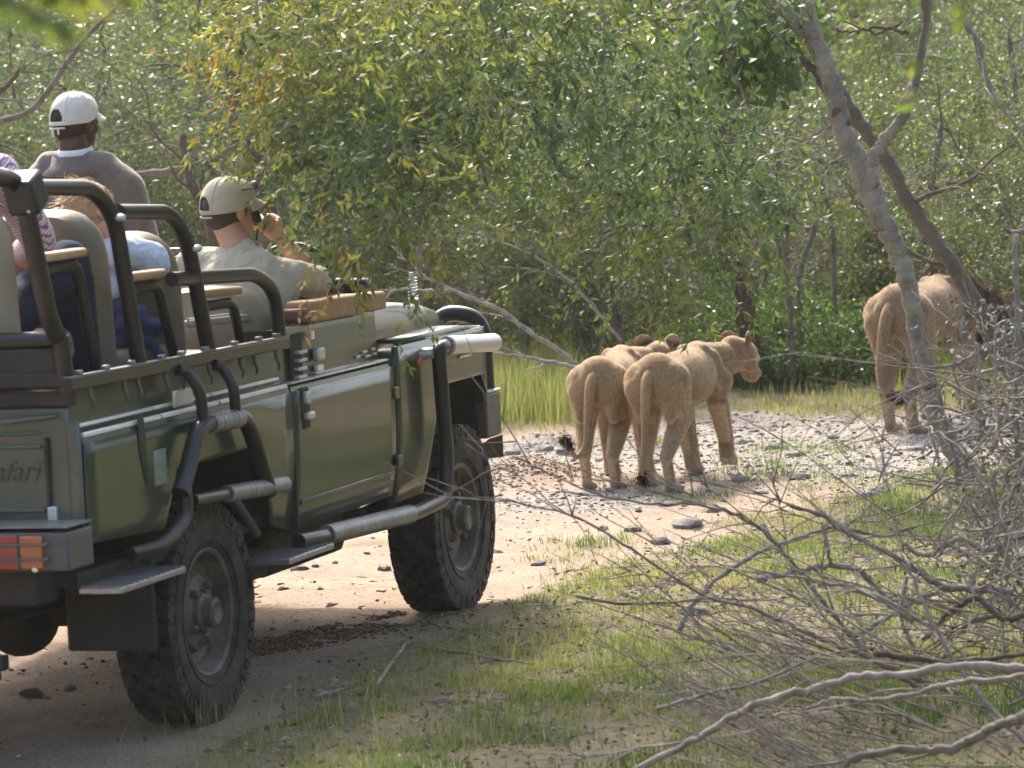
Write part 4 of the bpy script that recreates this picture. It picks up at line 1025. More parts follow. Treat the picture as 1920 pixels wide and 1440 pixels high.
def lion(label, x, y, az, s, pose, head_dir, neck_to, fur, seed, bulk=1.0, mane=False, tail=None, group='lions walking along the road', tuft_n=500, hs=1.0, ed=(.38, .85)):
    """local axes: x forward from the hips, y left, z up. pose: paw x positions (hind L, hind R, fore L, fore R) and paw heights"""
    o = empty('lion', (x, y, 0), R_(az)); tag(o, label, 'lion', group); rs = np.random.RandomState(seed)
    mb = MB(); k = s
    P = lambda *a: np.array(a, float)*k
    E = lambda c, r, rot=None: mb.ell(P(*c), P(*r)*np.array([1, bulk, 1]), rot)
    # trunk: hips, loin, belly, deep chest, shoulders, withers
    E((.02, 0, .72), (.16, .135, .165)); E((-.06, .055, .68), (.09, .068, .13)); E((-.06, -.055, .68), (.09, .068, .13)); E((.06, .062, .80), (.07, .035, .045)); E((.06, -.062, .80), (.07, .035, .045)); mb.capsule(P(-.02, 0, .835), P(.75, 0, .845), .024*k, .024*k)
    b_ = bulk; mb.loft([(x_*k, z_*k, ry*k*b_, rz*k) for x_, z_, ry, rz in ((-.12, .71, .03, .05), (-.09, .71, .075, .110), (0, .715, .112, .145), (.14, .725, .108, .128), (.28, .715, .108, .128), (.45, .695, .126, .160), (.62, .680, .136, .184), (.78, .690, .126, .192), (.92, .705, .095, .160), (1.0, .71, .05, .09))])
    E((.80, 0, .80), (.20, .065, .095)); E((.92, 0, .68), (.12, .095, .15)); E((.40, 0, .80), (.50, .050, .058))
    for sd_, hx, hz, fx, fz in ((1, pose[0][0], pose[0][1], pose[2][0], pose[2][1]), (-1, pose[1][0], pose[1][1], pose[3][0], pose[3][1])):
        yy = .088*bulk*sd_
        # hind: hip, knee forward by the belly, hock behind, near upright shank, long paw
        hk = (hx-.085, yy*1.02, .245+hz*.9); kn = ((hx*.35+.13), yy*1.20, .475+hz*.4)
        mb.capsule(P(.02, yy*.8, .70), P(*kn), .120*k*bulk, .078*k); mb.capsule(P(-.03, yy*.85, .66), P(kn[0]-.05, kn[1], kn[2]-.01), .10*k*bulk, .070*k)
        mb.capsule(P(*kn), P(*hk), .078*k, .046*k); mb.capsule(P(kn[0]-.04, kn[1], kn[2]-.03), P(hk[0]+.015, hk[1], hk[2]+.06), .055*k, .030*k)
        mb.capsule(P(*hk), P(hx-.015, yy*1.02, .055+hz), .038*k, .036*k); mb.capsule(P(hk[0]-.012, hk[1], hk[2]+.015), P(hk[0]+.01, hk[1], hk[2]-.05), .030*k, .026*k)
        mb.capsule(P(hx-.015, yy*1.02, .045+hz), P(hx+.05, yy*1.04, .038+hz), .042*k, .040*k)
        for j in (-1.5, -.5, .5, 1.5): mb.ell(P(hx+.088, yy*1.04+j*.021, .028+hz), P(.030, .017, .027))
        mb.capsule(P(kn[0]-.01, yy*1.12, kn[2]+.10), P(.27, yy*.75, .625), .026*k, .014*k)
        mb.capsule(P(-.05, yy*1.05, .60), P(-.055+hx*.2, yy*1.05, .48), .062*k, .040*k)
        # fore: shoulder blade, upper arm back to the elbow, straight forearm, wrist, broad paw
        fy = .092*bulk*sd_; el = (.80+(fx-.86)*.22, fy*1.08, .48+fz*.25); wr_ = (fx-.012-fz*.35, fy, .15+fz*.85)
        mb.capsule(P(.74, fy*.62, .83), P(.89, fy*1.08, .63), .052*k, .078*k); mb.capsule(P(.80, fy*.8, .78), P(.90, fy*.98, .62), .070*k, .080*k); mb.capsule(P(.66, fy*.9, .74), P(el[0]-.02, el[1]*.95, el[2]+.06), .045*k, .050*k); mb.capsule(P(.90, fy*.98, .62), P(*el), .088*k*bulk, .062*k)
        mb.capsule(P(*el), P(*wr_), .072*k, .052*k); mb.capsule(P(el[0], el[1], el[2]+.02), P(*(np.array(el)*.5+np.array(wr_)*.5)), .064*k, .046*k)
        mb.capsule(P(*wr_), P(fx+.01-(.05 if fz > .03 else 0), fy, .052+fz*.75), .052*k, .052*k)
        px = fx-(.05 if fz > .03 else 0)
        mb.ell(P(px+.035, fy, .046+fz*.6), P(.068, .060, .045))
        for j in (-1.5, -.5, .5, 1.5): mb.ell(P(px+.085, fy+j*.024, .028+fz*.5), P(.028, .017, .026))
    # neck and head
    nk = np.array(neck_to, float); hd_ = rotmat(head_dir)
    mb.capsule(P(.84, 0, .76), P(*(nk*.55+np.array([.84, 0, .76])*.45)), .125*k, .105*k); mb.capsule(P(.90, 0, .67), P(*nk), .112*k, .098*k)
    H = lambda a, b, c: P(*nk)+hd_@(np.array([a, b, c])*k*hs)
    HE = lambda c, r: mb.ell(H(*c), P(*r)*hs, hd_)
    HE((.02, 0, .02), (.12, .098, .092)); HE((.07, 0, -.005), (.085, .085, .075)); HE((.135, 0, -.035), (.085, .056, .050)); HE((.19, 0, -.035), (.040, .050, .040))
    HE((.155, 0, -.075), (.070, .042, .030)); HE((.12, 0, .045), (.075, .040, .035)); HE((-.06, 0, .01), (.09, .085, .085))
    for sd_ in (-1, 1):
        HE((.06, sd_*.062, -.03), (.06, .04, .05)); HE((.17, sd_*.026, -.052), (.038, .028, .028)); HE((.085, sd_*.05, .035), (.03, .022, .02))
    body = mb.organic('body', fur, o, .0095*s, 9)
    me = body.data; nv = len(me.vertices); co = np.empty(nv*3); me.vertices.foreach_get('co', co); co = co.reshape(-1, 3)
    # muscle and skin unevenness
    no = np.empty(nv*3); me.vertices.foreach_get('normal', no); no = no.reshape(-1, 3)
    co = co+no*((fbm(co[:, 0]*7+co[:, 1]*3, co[:, 2]*6, 3, seed)-.5)*.007)[:, None]; me.vertices.foreach_set('co', co.ravel()); me.update()
    pale = np.clip((.60*k-co[:, 2])/(.14*k), 0, 1)*np.clip(1-abs(co[:, 1])/(.10*k), 0, 1)*.9 + np.clip((.22*k-co[:, 2])/(.4*k), 0, .35)
    pale = np.maximum(pale, np.clip((.57*k-co[:, 2])*9, 0, 1)*(no[:, 2] < -.3)*.8)
    # pale inner thighs
    pale = np.maximum(pale, .6*np.clip(-no[:, 1]*np.sign(co[:, 1])*1.2, 0, 1)*(co[:, 2] < .6*k)*(co[:, 0] < .3*k))
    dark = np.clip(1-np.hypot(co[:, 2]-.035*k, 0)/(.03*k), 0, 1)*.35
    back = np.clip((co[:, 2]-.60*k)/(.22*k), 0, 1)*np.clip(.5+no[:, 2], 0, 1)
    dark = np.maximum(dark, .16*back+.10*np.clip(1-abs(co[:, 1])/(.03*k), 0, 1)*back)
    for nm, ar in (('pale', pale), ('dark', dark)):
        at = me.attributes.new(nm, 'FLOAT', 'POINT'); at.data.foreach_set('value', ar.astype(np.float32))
    # ears: cupped, dark patch behind, pale tufts inside
    for sd_ in (-1, 1):
        c = H(-.035, sd_*.088, .088); Re = rotmat(hd_@V3(ed[0], sd_*ed[1], .1), hd_@V3(-.15, sd_*.35, 1))
        ear = MB(); rows = []
        for i in range(7):
            t_ = i/6; row = []
            for j in range(13):
                a = math.pi*(j/12)
                rr = .060*k*hs*math.sqrt(max(0, 1-((.2+.8*t_-.47)/.535)**2))
                row.append(c+Re@V3(-.020*k*math.sin(a)*(1-.3*t_)-.004, math.cos(a)*rr*1.0, (-.030+.086*t_)*k*hs))
            rows.append(row)
        ear.grid(rows); eo = ear.build('ear', fur, o, smooth=180); sm = eo.modifiers.new('t', 'SOLIDIFY'); sm.thickness = .010*k; eo.modifiers.new('s', 'SUBSURF').render_levels = 1
        em_ = eo.data; zz = np.array([ (np.array(v.co)-c)@Re[:, 2] for v in em_.vertices]); at = em_.attributes.new('dark', 'FLOAT', 'POINT')
        at.data.foreach_set('value', (np.clip(1-np.abs(zz-.0*k)/(.040*k), 0, 1)*1.0).astype(np.float32))
        Pt = np.repeat([c+Re@V3(-.008*k, 0, -.015*k)], 60, 0)+rs.normal(0, .010*k, (60, 3)); Dd = np.array([Re@V3(.5, rs.normal()*.5, .8) for _ in range(60)])
        Vs, Fs = strands(Pt, Dd, rs.uniform(.03, .055, 60)*k, .004*k, rs, 0)
        tag(link('ear_tuft', fast_mesh('ear_tuft', Vs, Fs, mane_m, {'v': np.repeat(rs.uniform(.8, 1, 60), 5)}), None, o), kind='stuff')
        MB().ell(H(.112, sd_*.047, .012), P(.010, .014, .010), hd_).build('eye', mat('lion_eye', (.25, .13, .03), rough=.1, coat=1), o, smooth=180)
    MB().ell(H(.222, 0, -.018), P(.016, .026, .016), hd_).build('nose', nose_m, o, smooth=180)
    # tail with dark tuft
    tp = np.array(tail if tail else [(-.06, 0, .775), (-.20, 0, .66), (-.21, .01, .50), (-.20, .02, .36), (-.22, .03, .24), (-.27, .03, .20)])*k
    tb = MB().tube(tp, np.array([.050, .040, .028, .022, .019, .015][:len(tp)])*k, 12, sub=6).build('tail', fur, o, smooth=180)
    tip = tp[-1]; td_ = tp[-1]-tp[-2]; td_ /= np.linalg.norm(td_)
    n = tuft_n; Pt = tip-td_*.05*k+td_*rs.uniform(0, .07*k, n)[:, None]+rs.normal(0, .008*k, (n, 3)); Dd = td_+rs.normal(0, .42, (n, 3))
    Vs, Fs = strands(Pt, Dd, rs.uniform(.035, .085, n)*k, .006*k, rs, .2)
    link('tail_tuft', fast_mesh('tail_tuft', Vs, Fs, mane_m, {'v': np.repeat(rs.uniform(0, .25, n), 5)}), None, tb)['kind'] = 'stuff'
    # short coat lying back and down
    n = 18000; Pt, Nn, idx = scatter_on(me, n, rs); Dd = Nn*.10+np.array([-.75, 0, -.55])+rs.normal(0, .14, (n, 3)); Dd -= Nn*(Dd*Nn).sum(1)[:, None]
    Dd = unit_(Dd)+Nn*.10
    Vs, Fs = strands(Pt, Dd, rs.uniform(.012, .026, n)*k, .0022*k, rs, .1)
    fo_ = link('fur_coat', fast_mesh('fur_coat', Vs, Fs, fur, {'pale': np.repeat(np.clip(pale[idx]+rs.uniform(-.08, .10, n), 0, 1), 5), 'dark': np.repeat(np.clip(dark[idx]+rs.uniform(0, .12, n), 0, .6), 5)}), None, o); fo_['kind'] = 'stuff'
    if mane:
        n = 15000; ax = np.array([P(.80, 0, .80), P(.92, 0, .80), P(*nk), H(.03, 0, .02)]); tt = rs.uniform(0, 2.999, n); i0 = tt.astype(int); fr = (tt-i0)[:, None]
        C0 = ax[i0]*(1-fr)+ax[i0+1]*fr; ang = rs.uniform(0, 2*math.pi, n); rad = np.interp(tt, [0, 1, 2, 3], [.08, .14, .14, .11])*k
        dirn = np.stack([rs.normal(0, .15, n), np.cos(ang), np.sin(ang)], 1); Pt = C0+dirn*rad[:, None]*rs.uniform(.5, 1, n)[:, None]
        keep = (tt > .5) | (np.sin(ang) > .2)
        Pt, dirn, C0, tt, ang = Pt[keep], dirn[keep], C0[keep], tt[keep], ang[keep]; n = len(Pt)
        Dd = dirn*.8+np.array([-.55, 0, -.55])+rs.normal(0, .25, (n, 3)); L_ = np.interp(tt, [0, 1, 2.2, 3], [.09, .13, .14, .06])*k*rs.uniform(.6, 1.1, n)
        L_ = np.where(np.sin(ang) < -.2, L_*1.5, L_)
        Vs, Fs = strands(Pt, Dd, L_, .006*k, rs, .8)
        vv = np.clip(.60+.35*np.sin(ang)*0+.35*(tt > 2.2)+rs.normal(0, .15, n), 0, 1)
        link('mane', fast_mesh('mane', Vs, Fs, mane_m, {'v': np.repeat(vv, 5)}), None, o)['kind'] = 'stuff'
    return o

a = onz(1205, 925); lion('young lion in front of the other, head turned right, one forepaw lifted', a[0]+.02, a[1]-.10, -3, .86,
     ((.14, 0), (-.09, 0), (.93, .02), (1.05, .10)), (.80, -.34, -.50), (1.17, -.16, .77), fur_y, 11, bulk=1.16, hs=1.06, tail=[(-.06, .0, .78), (-.145, .01, .70), (-.175, .02, .54), (-.18, .03, .36), (-.20, .05, .20), (-.17, .06, .11)])
a = onz(1098, 925); lion('young lion on the left, half hidden, both ears showing over its back', a[0]+.10, a[1]-.07, 6, .84,
     ((.02, 0), (-.07, 0), (.84, 0), (.95, 0)), (.97, -.10, -.16), (1.18, -.20, .755), fur_y, 23, bulk=1.15, hs=1.22, ed=(.9, .40), tail=[(-.06, .0, .78), (-.145, .02, .70), (-.18, .04, .52), (-.18, .06, .33), (-.22, .12, .25), (-.24, .17, .33)])
a = onz(1675, 818); lion('big maned male lion walking behind the pale leaning tree trunk', a[0], a[1]-.06, -6, 1.05,
     ((.10, 0), (-.08, 0), (.78, 0), (1.02, 0)), (.85, -.45, -.35), (1.15, -.20, .60), fur_m, 37, bulk=1.13, mane=True, tail=[(-.06, .0, .78), (-.145, .02, .69), (-.18, .05, .50), (-.18, .06, .34), (-.18, .03, .27), (-.20, -.03, .24)])
# ================================================================== vegetation
bark = mat('grey_bark', (.21, .185, .15), rough=.9, spec=.1, noise=(9, (.09, .075, .06), .9, 8), bump=(35, .012))
barkd = mat('dark_bark', (.085, .065, .05), rough=.95, spec=.1, noise=(12, (.15, .12, .095), .8), bump=(30, .015))
barkr = mat('reddish_bark', (.12, .075, .052), rough=.95, spec=.1, noise=(12, (.10, .07, .05), .8), bump=(30, .015))
barkp = mat('pale_lichen_bark', (.29, .26, .21), rough=.95, spec=.1, noise=(8, (.13, .105, .080), .85, 10), bump=(38, .02))
dead = mat('dead_grey_wood', (.31, .27, .225), rough=.85, spec=.15, noise=(16, (.13, .11, .095), .9, 7), bump=(60, .004))
deadd = mat('dead_brown_twig', (.14, .108, .088), rough=.85, spec=.15, noise=(20, (.22, .19, .165), .7))
leaf_o = ramp_mat('olive_leaf', [(0, (.036, .056, .018)), (.35, (.078, .108, .034)), (.65, (.145, .172, .052)), (.88, (.24, .24, .072)), (1, (.18, .12, .05))], rough=.42, spec=.5, trans=.46)
leaf_g = ramp_mat('fresh_leaf', [(0, (.036, .070, .020)), (.5, (.090, .150, .040)), (.85, (.165, .225, .060)), (1, (.26, .28, .07))], rough=.42, spec=.5, trans=.46)
leaf_b = ramp_mat('grey_green_leaf', [(0, (.045, .070, .034)), (.5, (.098, .130, .056)), (.85, (.16, .18, .075)), (1, (.23, .21, .08))], rough=.42, spec=.45, trans=.42)
leaf_y = ramp_mat('yellow_green_leaf', [(0, (.07, .11, .025)), (.5, (.13, .18, .035)), (1, (.24, .23, .05))], rough=.4, spec=.4, trans=.4)

def unit(a): return a/(np.linalg.norm(a, axis=-1, keepdims=True)+1e-9)
def leaves(P, D, L, W, rs, fold=.15):
    """one pointed leaf per row of P: base, two shoulders, tip"""
    n = len(P); D = unit(D); Sd = unit(np.cross(D, unit(rs.normal(size=(n, 3))))); Nn = np.cross(D, Sd)
    L = np.asarray(L)[:, None]; W = np.asarray(W)[:, None]
    a = P+D*L*.42+Sd*W*.5+Nn*W*fold; b = P+D*L*.42-Sd*W*.5+Nn*W*fold
    tip = P+D*L-Nn*L*.08
    Vv = np.stack([P, a, tip, b], 1).reshape(-1, 3); i = (np.arange(n)*4)[:, None]
    return Vv, i+np.array([0, 1, 2, 3])
def bundle(paths, n=5):
    """many tubes at once: list of (points, radii)"""
    mb = MB()
    for P, r in paths: mb.tube(P, r, n, cap=False)
    return mb
def wander(rs, p, d, L, k, bend=.25, grav=0.0):
    P = [np.array(p, float)]; d = unit(np.array(d, float))
    for i in range(k):
        d = unit(d+rs.normal(0, bend, 3)*np.array([1, 1, .8])+np.array([0, 0, grav])); P.append(P[-1]+d*L/k)
    return np.array(P), d
def shrub(rs, H, Rr, stems, nl, leafL, leafW, up=.9, droop=0.0, r0=.022, twigs=7, trunk=None, leaf_lo=.1, gap=.0):
    """returns (stem MB, leaf arrays, leaf numbers)"""
    paths = []; tips = []
    for s in range(stems):
        a = rs.uniform(0, 2*math.pi); out = rs.uniform(.15, 1)*Rr/H
        b = np.array([math.cos(a), math.sin(a), 0])*rs.uniform(0, .12)
        k = 7; P, d = wander(rs, b, (math.cos(a)*out, math.sin(a)*out, up), H*rs.uniform(.65, 1.05), k, .16)
        r = r0*rs.uniform(.5, 1.1); paths.append((P, np.linspace(r, r*.25, k+1)))
        for t in range(twigs):
            i = rs.randint(2 if trunk is None else 3, k+1); q, d2 = wander(rs, P[i], unit(P[i]-P[i-1])*.5+rs.normal(0, .8, 3)*np.array([1, 1, .55])+np.array([math.cos(a), math.sin(a), .1])*.3, H*rs.uniform(.14, .36), 4, .28, -droop)
            paths.append((q, np.linspace(r*.35, r*.10+.001, 5)))
            for u in range(3):
                j = rs.randint(1, 5); q2, _ = wander(rs, q[j], d2+rs.normal(0, .7, 3), H*rs.uniform(.06, .16), 3, .3, -droop)
                paths.append((q2, np.linspace(r*.14+.001, .0012, 4))); tips.append(q2)
            tips.append(q)
    T = np.concatenate([t[1:] for t in tips]); T = T[T[:, 2] > leaf_lo*H] if leaf_lo else T
    i = rs.randint(0, len(T), nl); P = T[i]+rs.normal(0, 1, (nl, 3))*leafL*1.1; D = rs.normal(0, 1, (nl, 3))+np.array([0, 0, -.3-droop*3])
    if gap:
        m = fbm(P[:, 0]*1.9+P[:, 2]*1.6, P[:, 1]*1.9+P[:, 2]*1.9, 3, 5) > gap; P, D = P[m], D[m]
    P = P[:]; n = len(P); cl = fbm(P[:, 0]*2+3, P[:, 2]*2+P[:, 1]*2, 2, 7)
    v = np.clip(.08+cl*.55+rs.normal(0, .16, n), 0, 1)
    V_, F_ = leaves(P, D, leafL*rs.uniform(.6, 1.3, n), leafW*rs.uniform(.7, 1.3, n), rs)
    return bundle(paths, 4), V_, F_, np.repeat(v, 4)

def proto(name, seed, lm, bm, **kw):
    rs = np.random.RandomState(seed); mb, V_, F_, v = shrub(rs, **kw)
    return (mb.mesh('stems', bm, 180), fast_mesh('foliage', V_, F_, lm, {'v': v}))
def plant(kind, meshes, x, y, s, rz, label, cat, group, z=0, tilt=(0, 0), sz=None):
    o = empty(kind, (x, y, z), rz); o.rotation_euler = (tilt[0], tilt[1], rz); o.scale = (s, s, s*(sz or 1))
    tag(o, label, cat, group); link('stems', meshes[0], None, o); link('foliage', meshes[1], None, o); return o

PR = {
 'thorn': [proto('thorn', 40+i, leaf_o, bark, H=2.8, Rr=1.5, stems=11, nl=20000, leafL=.054, leafW=.022, up=.85, r0=.028, twigs=9, leaf_lo=.06, gap=.43) for i in range(3)],
 'leafy': [proto('leafy', 50+i, leaf_g, bark, H=2.2, Rr=1.5, stems=14, nl=19000, leafL=.056, leafW=.025, up=.75, r0=.02, twigs=9, leaf_lo=.03, gap=.32) for i in range(2)],
 'grey': [proto('grey', 60+i, leaf_b, bark, H=3.0, Rr=1.6, stems=12, nl=20000, leafL=.062, leafW=.021, up=.85, droop=.12, r0=.030, twigs=9, leaf_lo=.08, gap=.42) for i in range(2)],
 'bare': [proto('bare', 70+i, leaf_o, dead, H=2.4, Rr=1.2, stems=13, nl=1400, leafL=.04, leafW=.014, up=.9, r0=.024, twigs=8) for i in range(2)],
 'low': [proto('low', 80+i, leaf_g, bark, H=.62, Rr=.75, stems=16, nl=5200, leafL=.036, leafW=.018, up=.5, r0=.008, twigs=7, leaf_lo=.02) for i in range(2)],
}
VX = np.array([_F[0], _F[1]]); VX = VX/np.linalg.norm(VX)
def atg(u, dep):
    """ground point at a distance from the viewer, along the column u"""
    d = ray(u, 720); d = d[:2]/np.linalg.norm(d[:2]); return CAM[:2]+d*dep
LAB = {
 'thorn': ('thorny shrub with small olive leaves in the thicket behind the road', 'shrub', 'thorny shrubs behind the road'),
 'leafy': ('leafy bush with fresh green leaves in the thicket behind the road', 'bush', 'leafy bushes behind the road'),
 'grey': ('tall shrub with narrow grey green leaves behind the road', 'shrub', 'grey green shrubs behind the road'),
 'bare': ('nearly bare shrub of pale grey stems behind the road', 'shrub', 'bare grey shrubs behind the road')}
rs = np.random.RandomState(9)
spots = []
for dep in np.arange(25.5, 44, 2.0):
    for k in range(9):
        u = -350+2750*(k+.5+rs.uniform(-.45, .45))/9; spots.append((u, dep+rs.uniform(-.9, .9)))
for (u, dep) in spots:
    x, y = atg(u, dep); sd_ = float(sdist(np.array([x]), np.array([y]), far_edge)[0])
    if sd_ < 1.0 or (u < 760 and dep < 28) or (1300 < u < 1920 and dep < 28.5): continue
    kind = rs.choice(['thorn', 'leafy', 'grey', 'bare'], p=[.40, .17, .28, .15])
    if 1350 < u < 1950 and dep < 34: kind = rs.choice(['bare', 'thorn', 'leafy'], p=[.45, .3, .25])
    if u < 420 and dep < 32: kind = rs.choice(['thorn', 'grey'])
    s = rs.uniform(.75, 1.15)*(1 if dep > 30 else .85)
    plant({'thorn': 'thorn_shrub', 'leafy': 'leafy_bush', 'grey': 'grey_shrub', 'bare': 'bare_shrub'}[kind], PR[kind][rs.randint(len(PR[kind]))], x, y, s, rs.uniform(0, 6.28), *LAB[kind])
# bushes behind and to the right of the viewer, the other side of the road
for (x, y, kind, s) in ((6.5, -9.0, 'leafy', 1.2), (3.8, -9.6, 'thorn', 1.3), (1.0, -9.0, 'grey', 1.3), (-2.0, -9.8, 'leafy', 1.3), (-5.0, -10.0, 'thorn', 1.3), (-8.5, -10.2, 'grey', 1.3), (9.5, -8.2, 'thorn', 1.2),
                        (12.5, -7.0, 'grey', 1.2), (15.5, -7.5, 'thorn', 1.2), (-12, -11, 'leafy', 1.3), (-17, -9, 'thorn', 1.4), (-21, -5, 'grey', 1.4), (-18, 3, 'thorn', 1.3), (-9, 5.5, 'leafy', 1.2), (-4, 6.5, 'thorn', 1.3),
                        (1.5, 7.0, 'grey', 1.2), (-14, 6.5, 'grey', 1.4), (7, -11.5, 'grey', 1.6), (0, -12.5, 'thorn', 1.7), (-6, -13, 'leafy', 1.7), (-14, -14, 'thorn', 1.6), (12, -10.5, 'leafy', 1.6)):
    plant({'thorn': 'thorn_shrub', 'leafy': 'leafy_bush', 'grey': 'grey_shrub'}[kind], PR[kind][0], x, y, s, rs.uniform(0, 6.28), LAB[kind][0].replace('behind the road', 'outside the view').replace('in the thicket outside', 'outside'), LAB[kind][1], 'bushes around the viewer')
# low fresh bushes on the verge
for (u, v, s) in ((1400, 715, 1.15), (1480, 722, 1.25), (1570, 722, 1.1), (1440, 700, 1.3), (1530, 700, 1.3), (1345, 690, 1.0), (1415, 672, 1.3), (1075, 770, .55), (965, 640, .9)):
    p = onz(u, v); plant('low_bush', PR['low'][rs.randint(2)], p[0], p[1], s, rs.uniform(0, 6), ('%s low bright green bush on the verge behind the young lions' % {1400: 'front left', 1480: 'front middle', 1570: 'front right', 1440: 'rear left', 1530: 'rear right', 1345: 'small leftmost', 1415: 'taller back left'}[u]) if u > 1300 else 'low green bush at the foot of the fallen branch', 'bush', 'low bushes on the verge')

# distant dense bush closing the view
rs = np.random.RandomState(21); n = 170000
uu = rs.uniform(-900, 2900, n); dd = rs.uniform(44, 66, n); d = np.array([ray(u_, 720) for u_ in (-900, 2900)])
dx = (d[0][None, :2]*(1-(uu[:, None]+900)/3800)+d[1][None, :2]*((uu[:, None]+900)/3800)); XY = CAM[:2]+dx*dd[:, None]
z = rs.uniform(0, 1, n)**.9*(4.2+1.6*fbm(XY[:, 0]*.3, XY[:, 1]*.3, 3, 2))
P = np.stack([XY[:, 0], XY[:, 1], z], 1); P += rs.normal(0, .25, (n, 3)); m = fbm(P[:, 0]*.7+P[:, 2]*.8, P[:, 1]*.7+P[:, 2]*.5, 3, 8) > .36; P = P[m]; n = len(P)
Vs, Fs = leaves(P, rs.normal(size=(n, 3)), rs.uniform(.12, .24, n), rs.uniform(.06, .12, n), rs); v = np.clip(fbm(P[:, 0]*.5+P[:, 2], P[:, 1]*.5, 3, 4)*.8+rs.normal(0, .15, n), 0, 1)
tag(link('distant_bush', fast_mesh('distant_bush', Vs, Fs, leaf_o, {'v': np.repeat(v, 4)})), 'far dense green bush closing the view', None, None, 'stuff')

# trunks one can tell apart in the thicket
def stem(name, pts, dep, r, m, label, cat='tree', lean=None, group=None, twig=6, seed=0, part='trunk', crown=None):
    """pts: (u, v) from the foot up, at the distance dep; the foot goes down to the ground"""
    P = [atd(u, v, dep+(0 if lean is None else lean*i)) for i, (u, v) in enumerate(pts)]
    if P[0][2] > 0.02 and part == 'trunk':
        P = [np.array([P[0][0]-(P[1][0]-P[0][0])*.3, P[0][1]-(P[1][1]-P[0][1])*.3, -.05])]+P
    base = P[0].copy(); o = empty(name, (base[0], base[1], 0)); tag(o, label, cat, group)
    off = np.array([base[0], base[1], 0]); P = np.array(P)-off; rr = np.linspace(r*1.15, r*.6, len(P)); Ps, rs2 = smooth_path(P, rr, 6)
    rn = np.random.RandomState(seed+int(abs(base[0])*100)); rs2 = rs2*(1+.10*rn.normal(size=len(rs2)).clip(-1, 1)); Ps[1:-1] += rn.normal(0, r*.10, (len(Ps)-2, 3))
    MB().tube(Ps, rs2, 12).build('trunk', m, o, smooth=180)
    for k in range(twig):
        i = rn.randint(len(Ps)//3, len(Ps)); q, _ = wander(rn, Ps[i], rn.normal(0, 1, 3)*np.array([.9, .9, .5])+np.array([0, 0, .4]), rn.uniform(.4, 1.0), 6, .25)
        br = MB().tube(q, np.linspace(rs2[i]*.4, .004, 7), 6)
        for j in range(4):
            q2, _ = wander(rn, q[rn.randint(2, 7)], rn.normal(0, 1, 3), rn.uniform(.15, .4), 4, .3); br.tube(q2, np.linspace(rs2[i]*.14, .002, 5), 4)
        br.build('limb', m, o, smooth=180)
    return o, Ps
BG = 'trunks in the thicket'
stem('dark_tree', [(530, 560), (505, 430), (490, 335), (455, 250), (438, 150), (430, 60), (425, -60)], 25.6, .080, barkd, 'dark forked trunk between the tracker and the driver', twig=7)
stem('dark_tree', [(505, 400), (500, 340), (528, 250), (545, 180)], 25.65, .042, barkd, 'thin dark stem leaning right beside the dark forked trunk', twig=3)
stem('grey_tree', [(400, 470), (372, 380), (350, 310), (342, 250)], 25.5, .035, barkd, 'short bent grey stem with a side limb behind the driver', twig=3)
stem('dead_limb', [(250, 330), (350, 315), (400, 295), (450, 270)], 25.6, .024, bark, 'grey limb crossing low behind the tracker', 'branch', twig=3, part='limb')
stem('dead_limb', [(-40, 235), (60, 205), (130, 110), (170, 60), (250, -20)], 24.5, .019, bark, 'long grey limb rising at the upper left', 'branch', twig=4, part='limb')
stem('dead_limb', [(-30, 190), (15, 160), (35, 130)], 23.5, .02, barkd, 'short dark limb at the left edge of the photo', 'branch', twig=2, part='limb')
stem('red_barked_tree', [(1400, 600), (1385, 500), (1360, 400), (1345, 330), (1365, 240), (1378, 180), (1395, 90), (1400, -40)], 27.2, .070, barkr, 'reddish brown trunk behind the young lions beside the leaning tree', twig=7)
stem('grey_tree', [(1092, 600), (1085, 500), (1078, 420), (1052, 370), (1000, 320)], 27.0, .052, barkd, 'dark trunk above the left young lion', twig=5)
stem('grey_tree', [(1158, 590), (1160, 480), (1150, 400)], 27.2, .038, bark, 'thin upright trunk right of the dark trunk', twig=4)
stem('grey_tree', [(975, 470), (968, 380), (962, 300), (958, 200)], 27.5, .040, bark, 'pale upright trunk left of the dark trunk', twig=5)
stem('grey_tree', [(785, 520), (790, 420), (780, 300), (800, 180), (795, 60)], 25, .022, bark, 'slender grey stem above the spring aerial', twig=5)
for i, (pts, r, l) in enumerate((([(1480, 560), (1470, 430), (1450, 340)], .024, 'first pale stem right of the reddish trunk'), ([(1500, 520), (1530, 400), (1475, 310)], .022, 'forked pale stem right of the reddish trunk'),
      ([(1565, 560), (1560, 420), (1540, 330), (1585, 290)], .02, 'pale stem just left of the leaning trunk'), ([(1730, 420), (1750, 330), (1765, 230)], .03, 'pale stem seen through the fork'), ([(1800, 460), (1850, 340), (1900, 290)], .022, 'pale arching stem at the right'),
      ([(1880, 480), (1885, 360), (1905, 200), (1890, 60)], .03, 'upright stem at the right edge'))):
    stem('pale_tree', pts, 27+.3*i, r, bark, l+' in the thicket', 'tree', twig=5, seed=i)
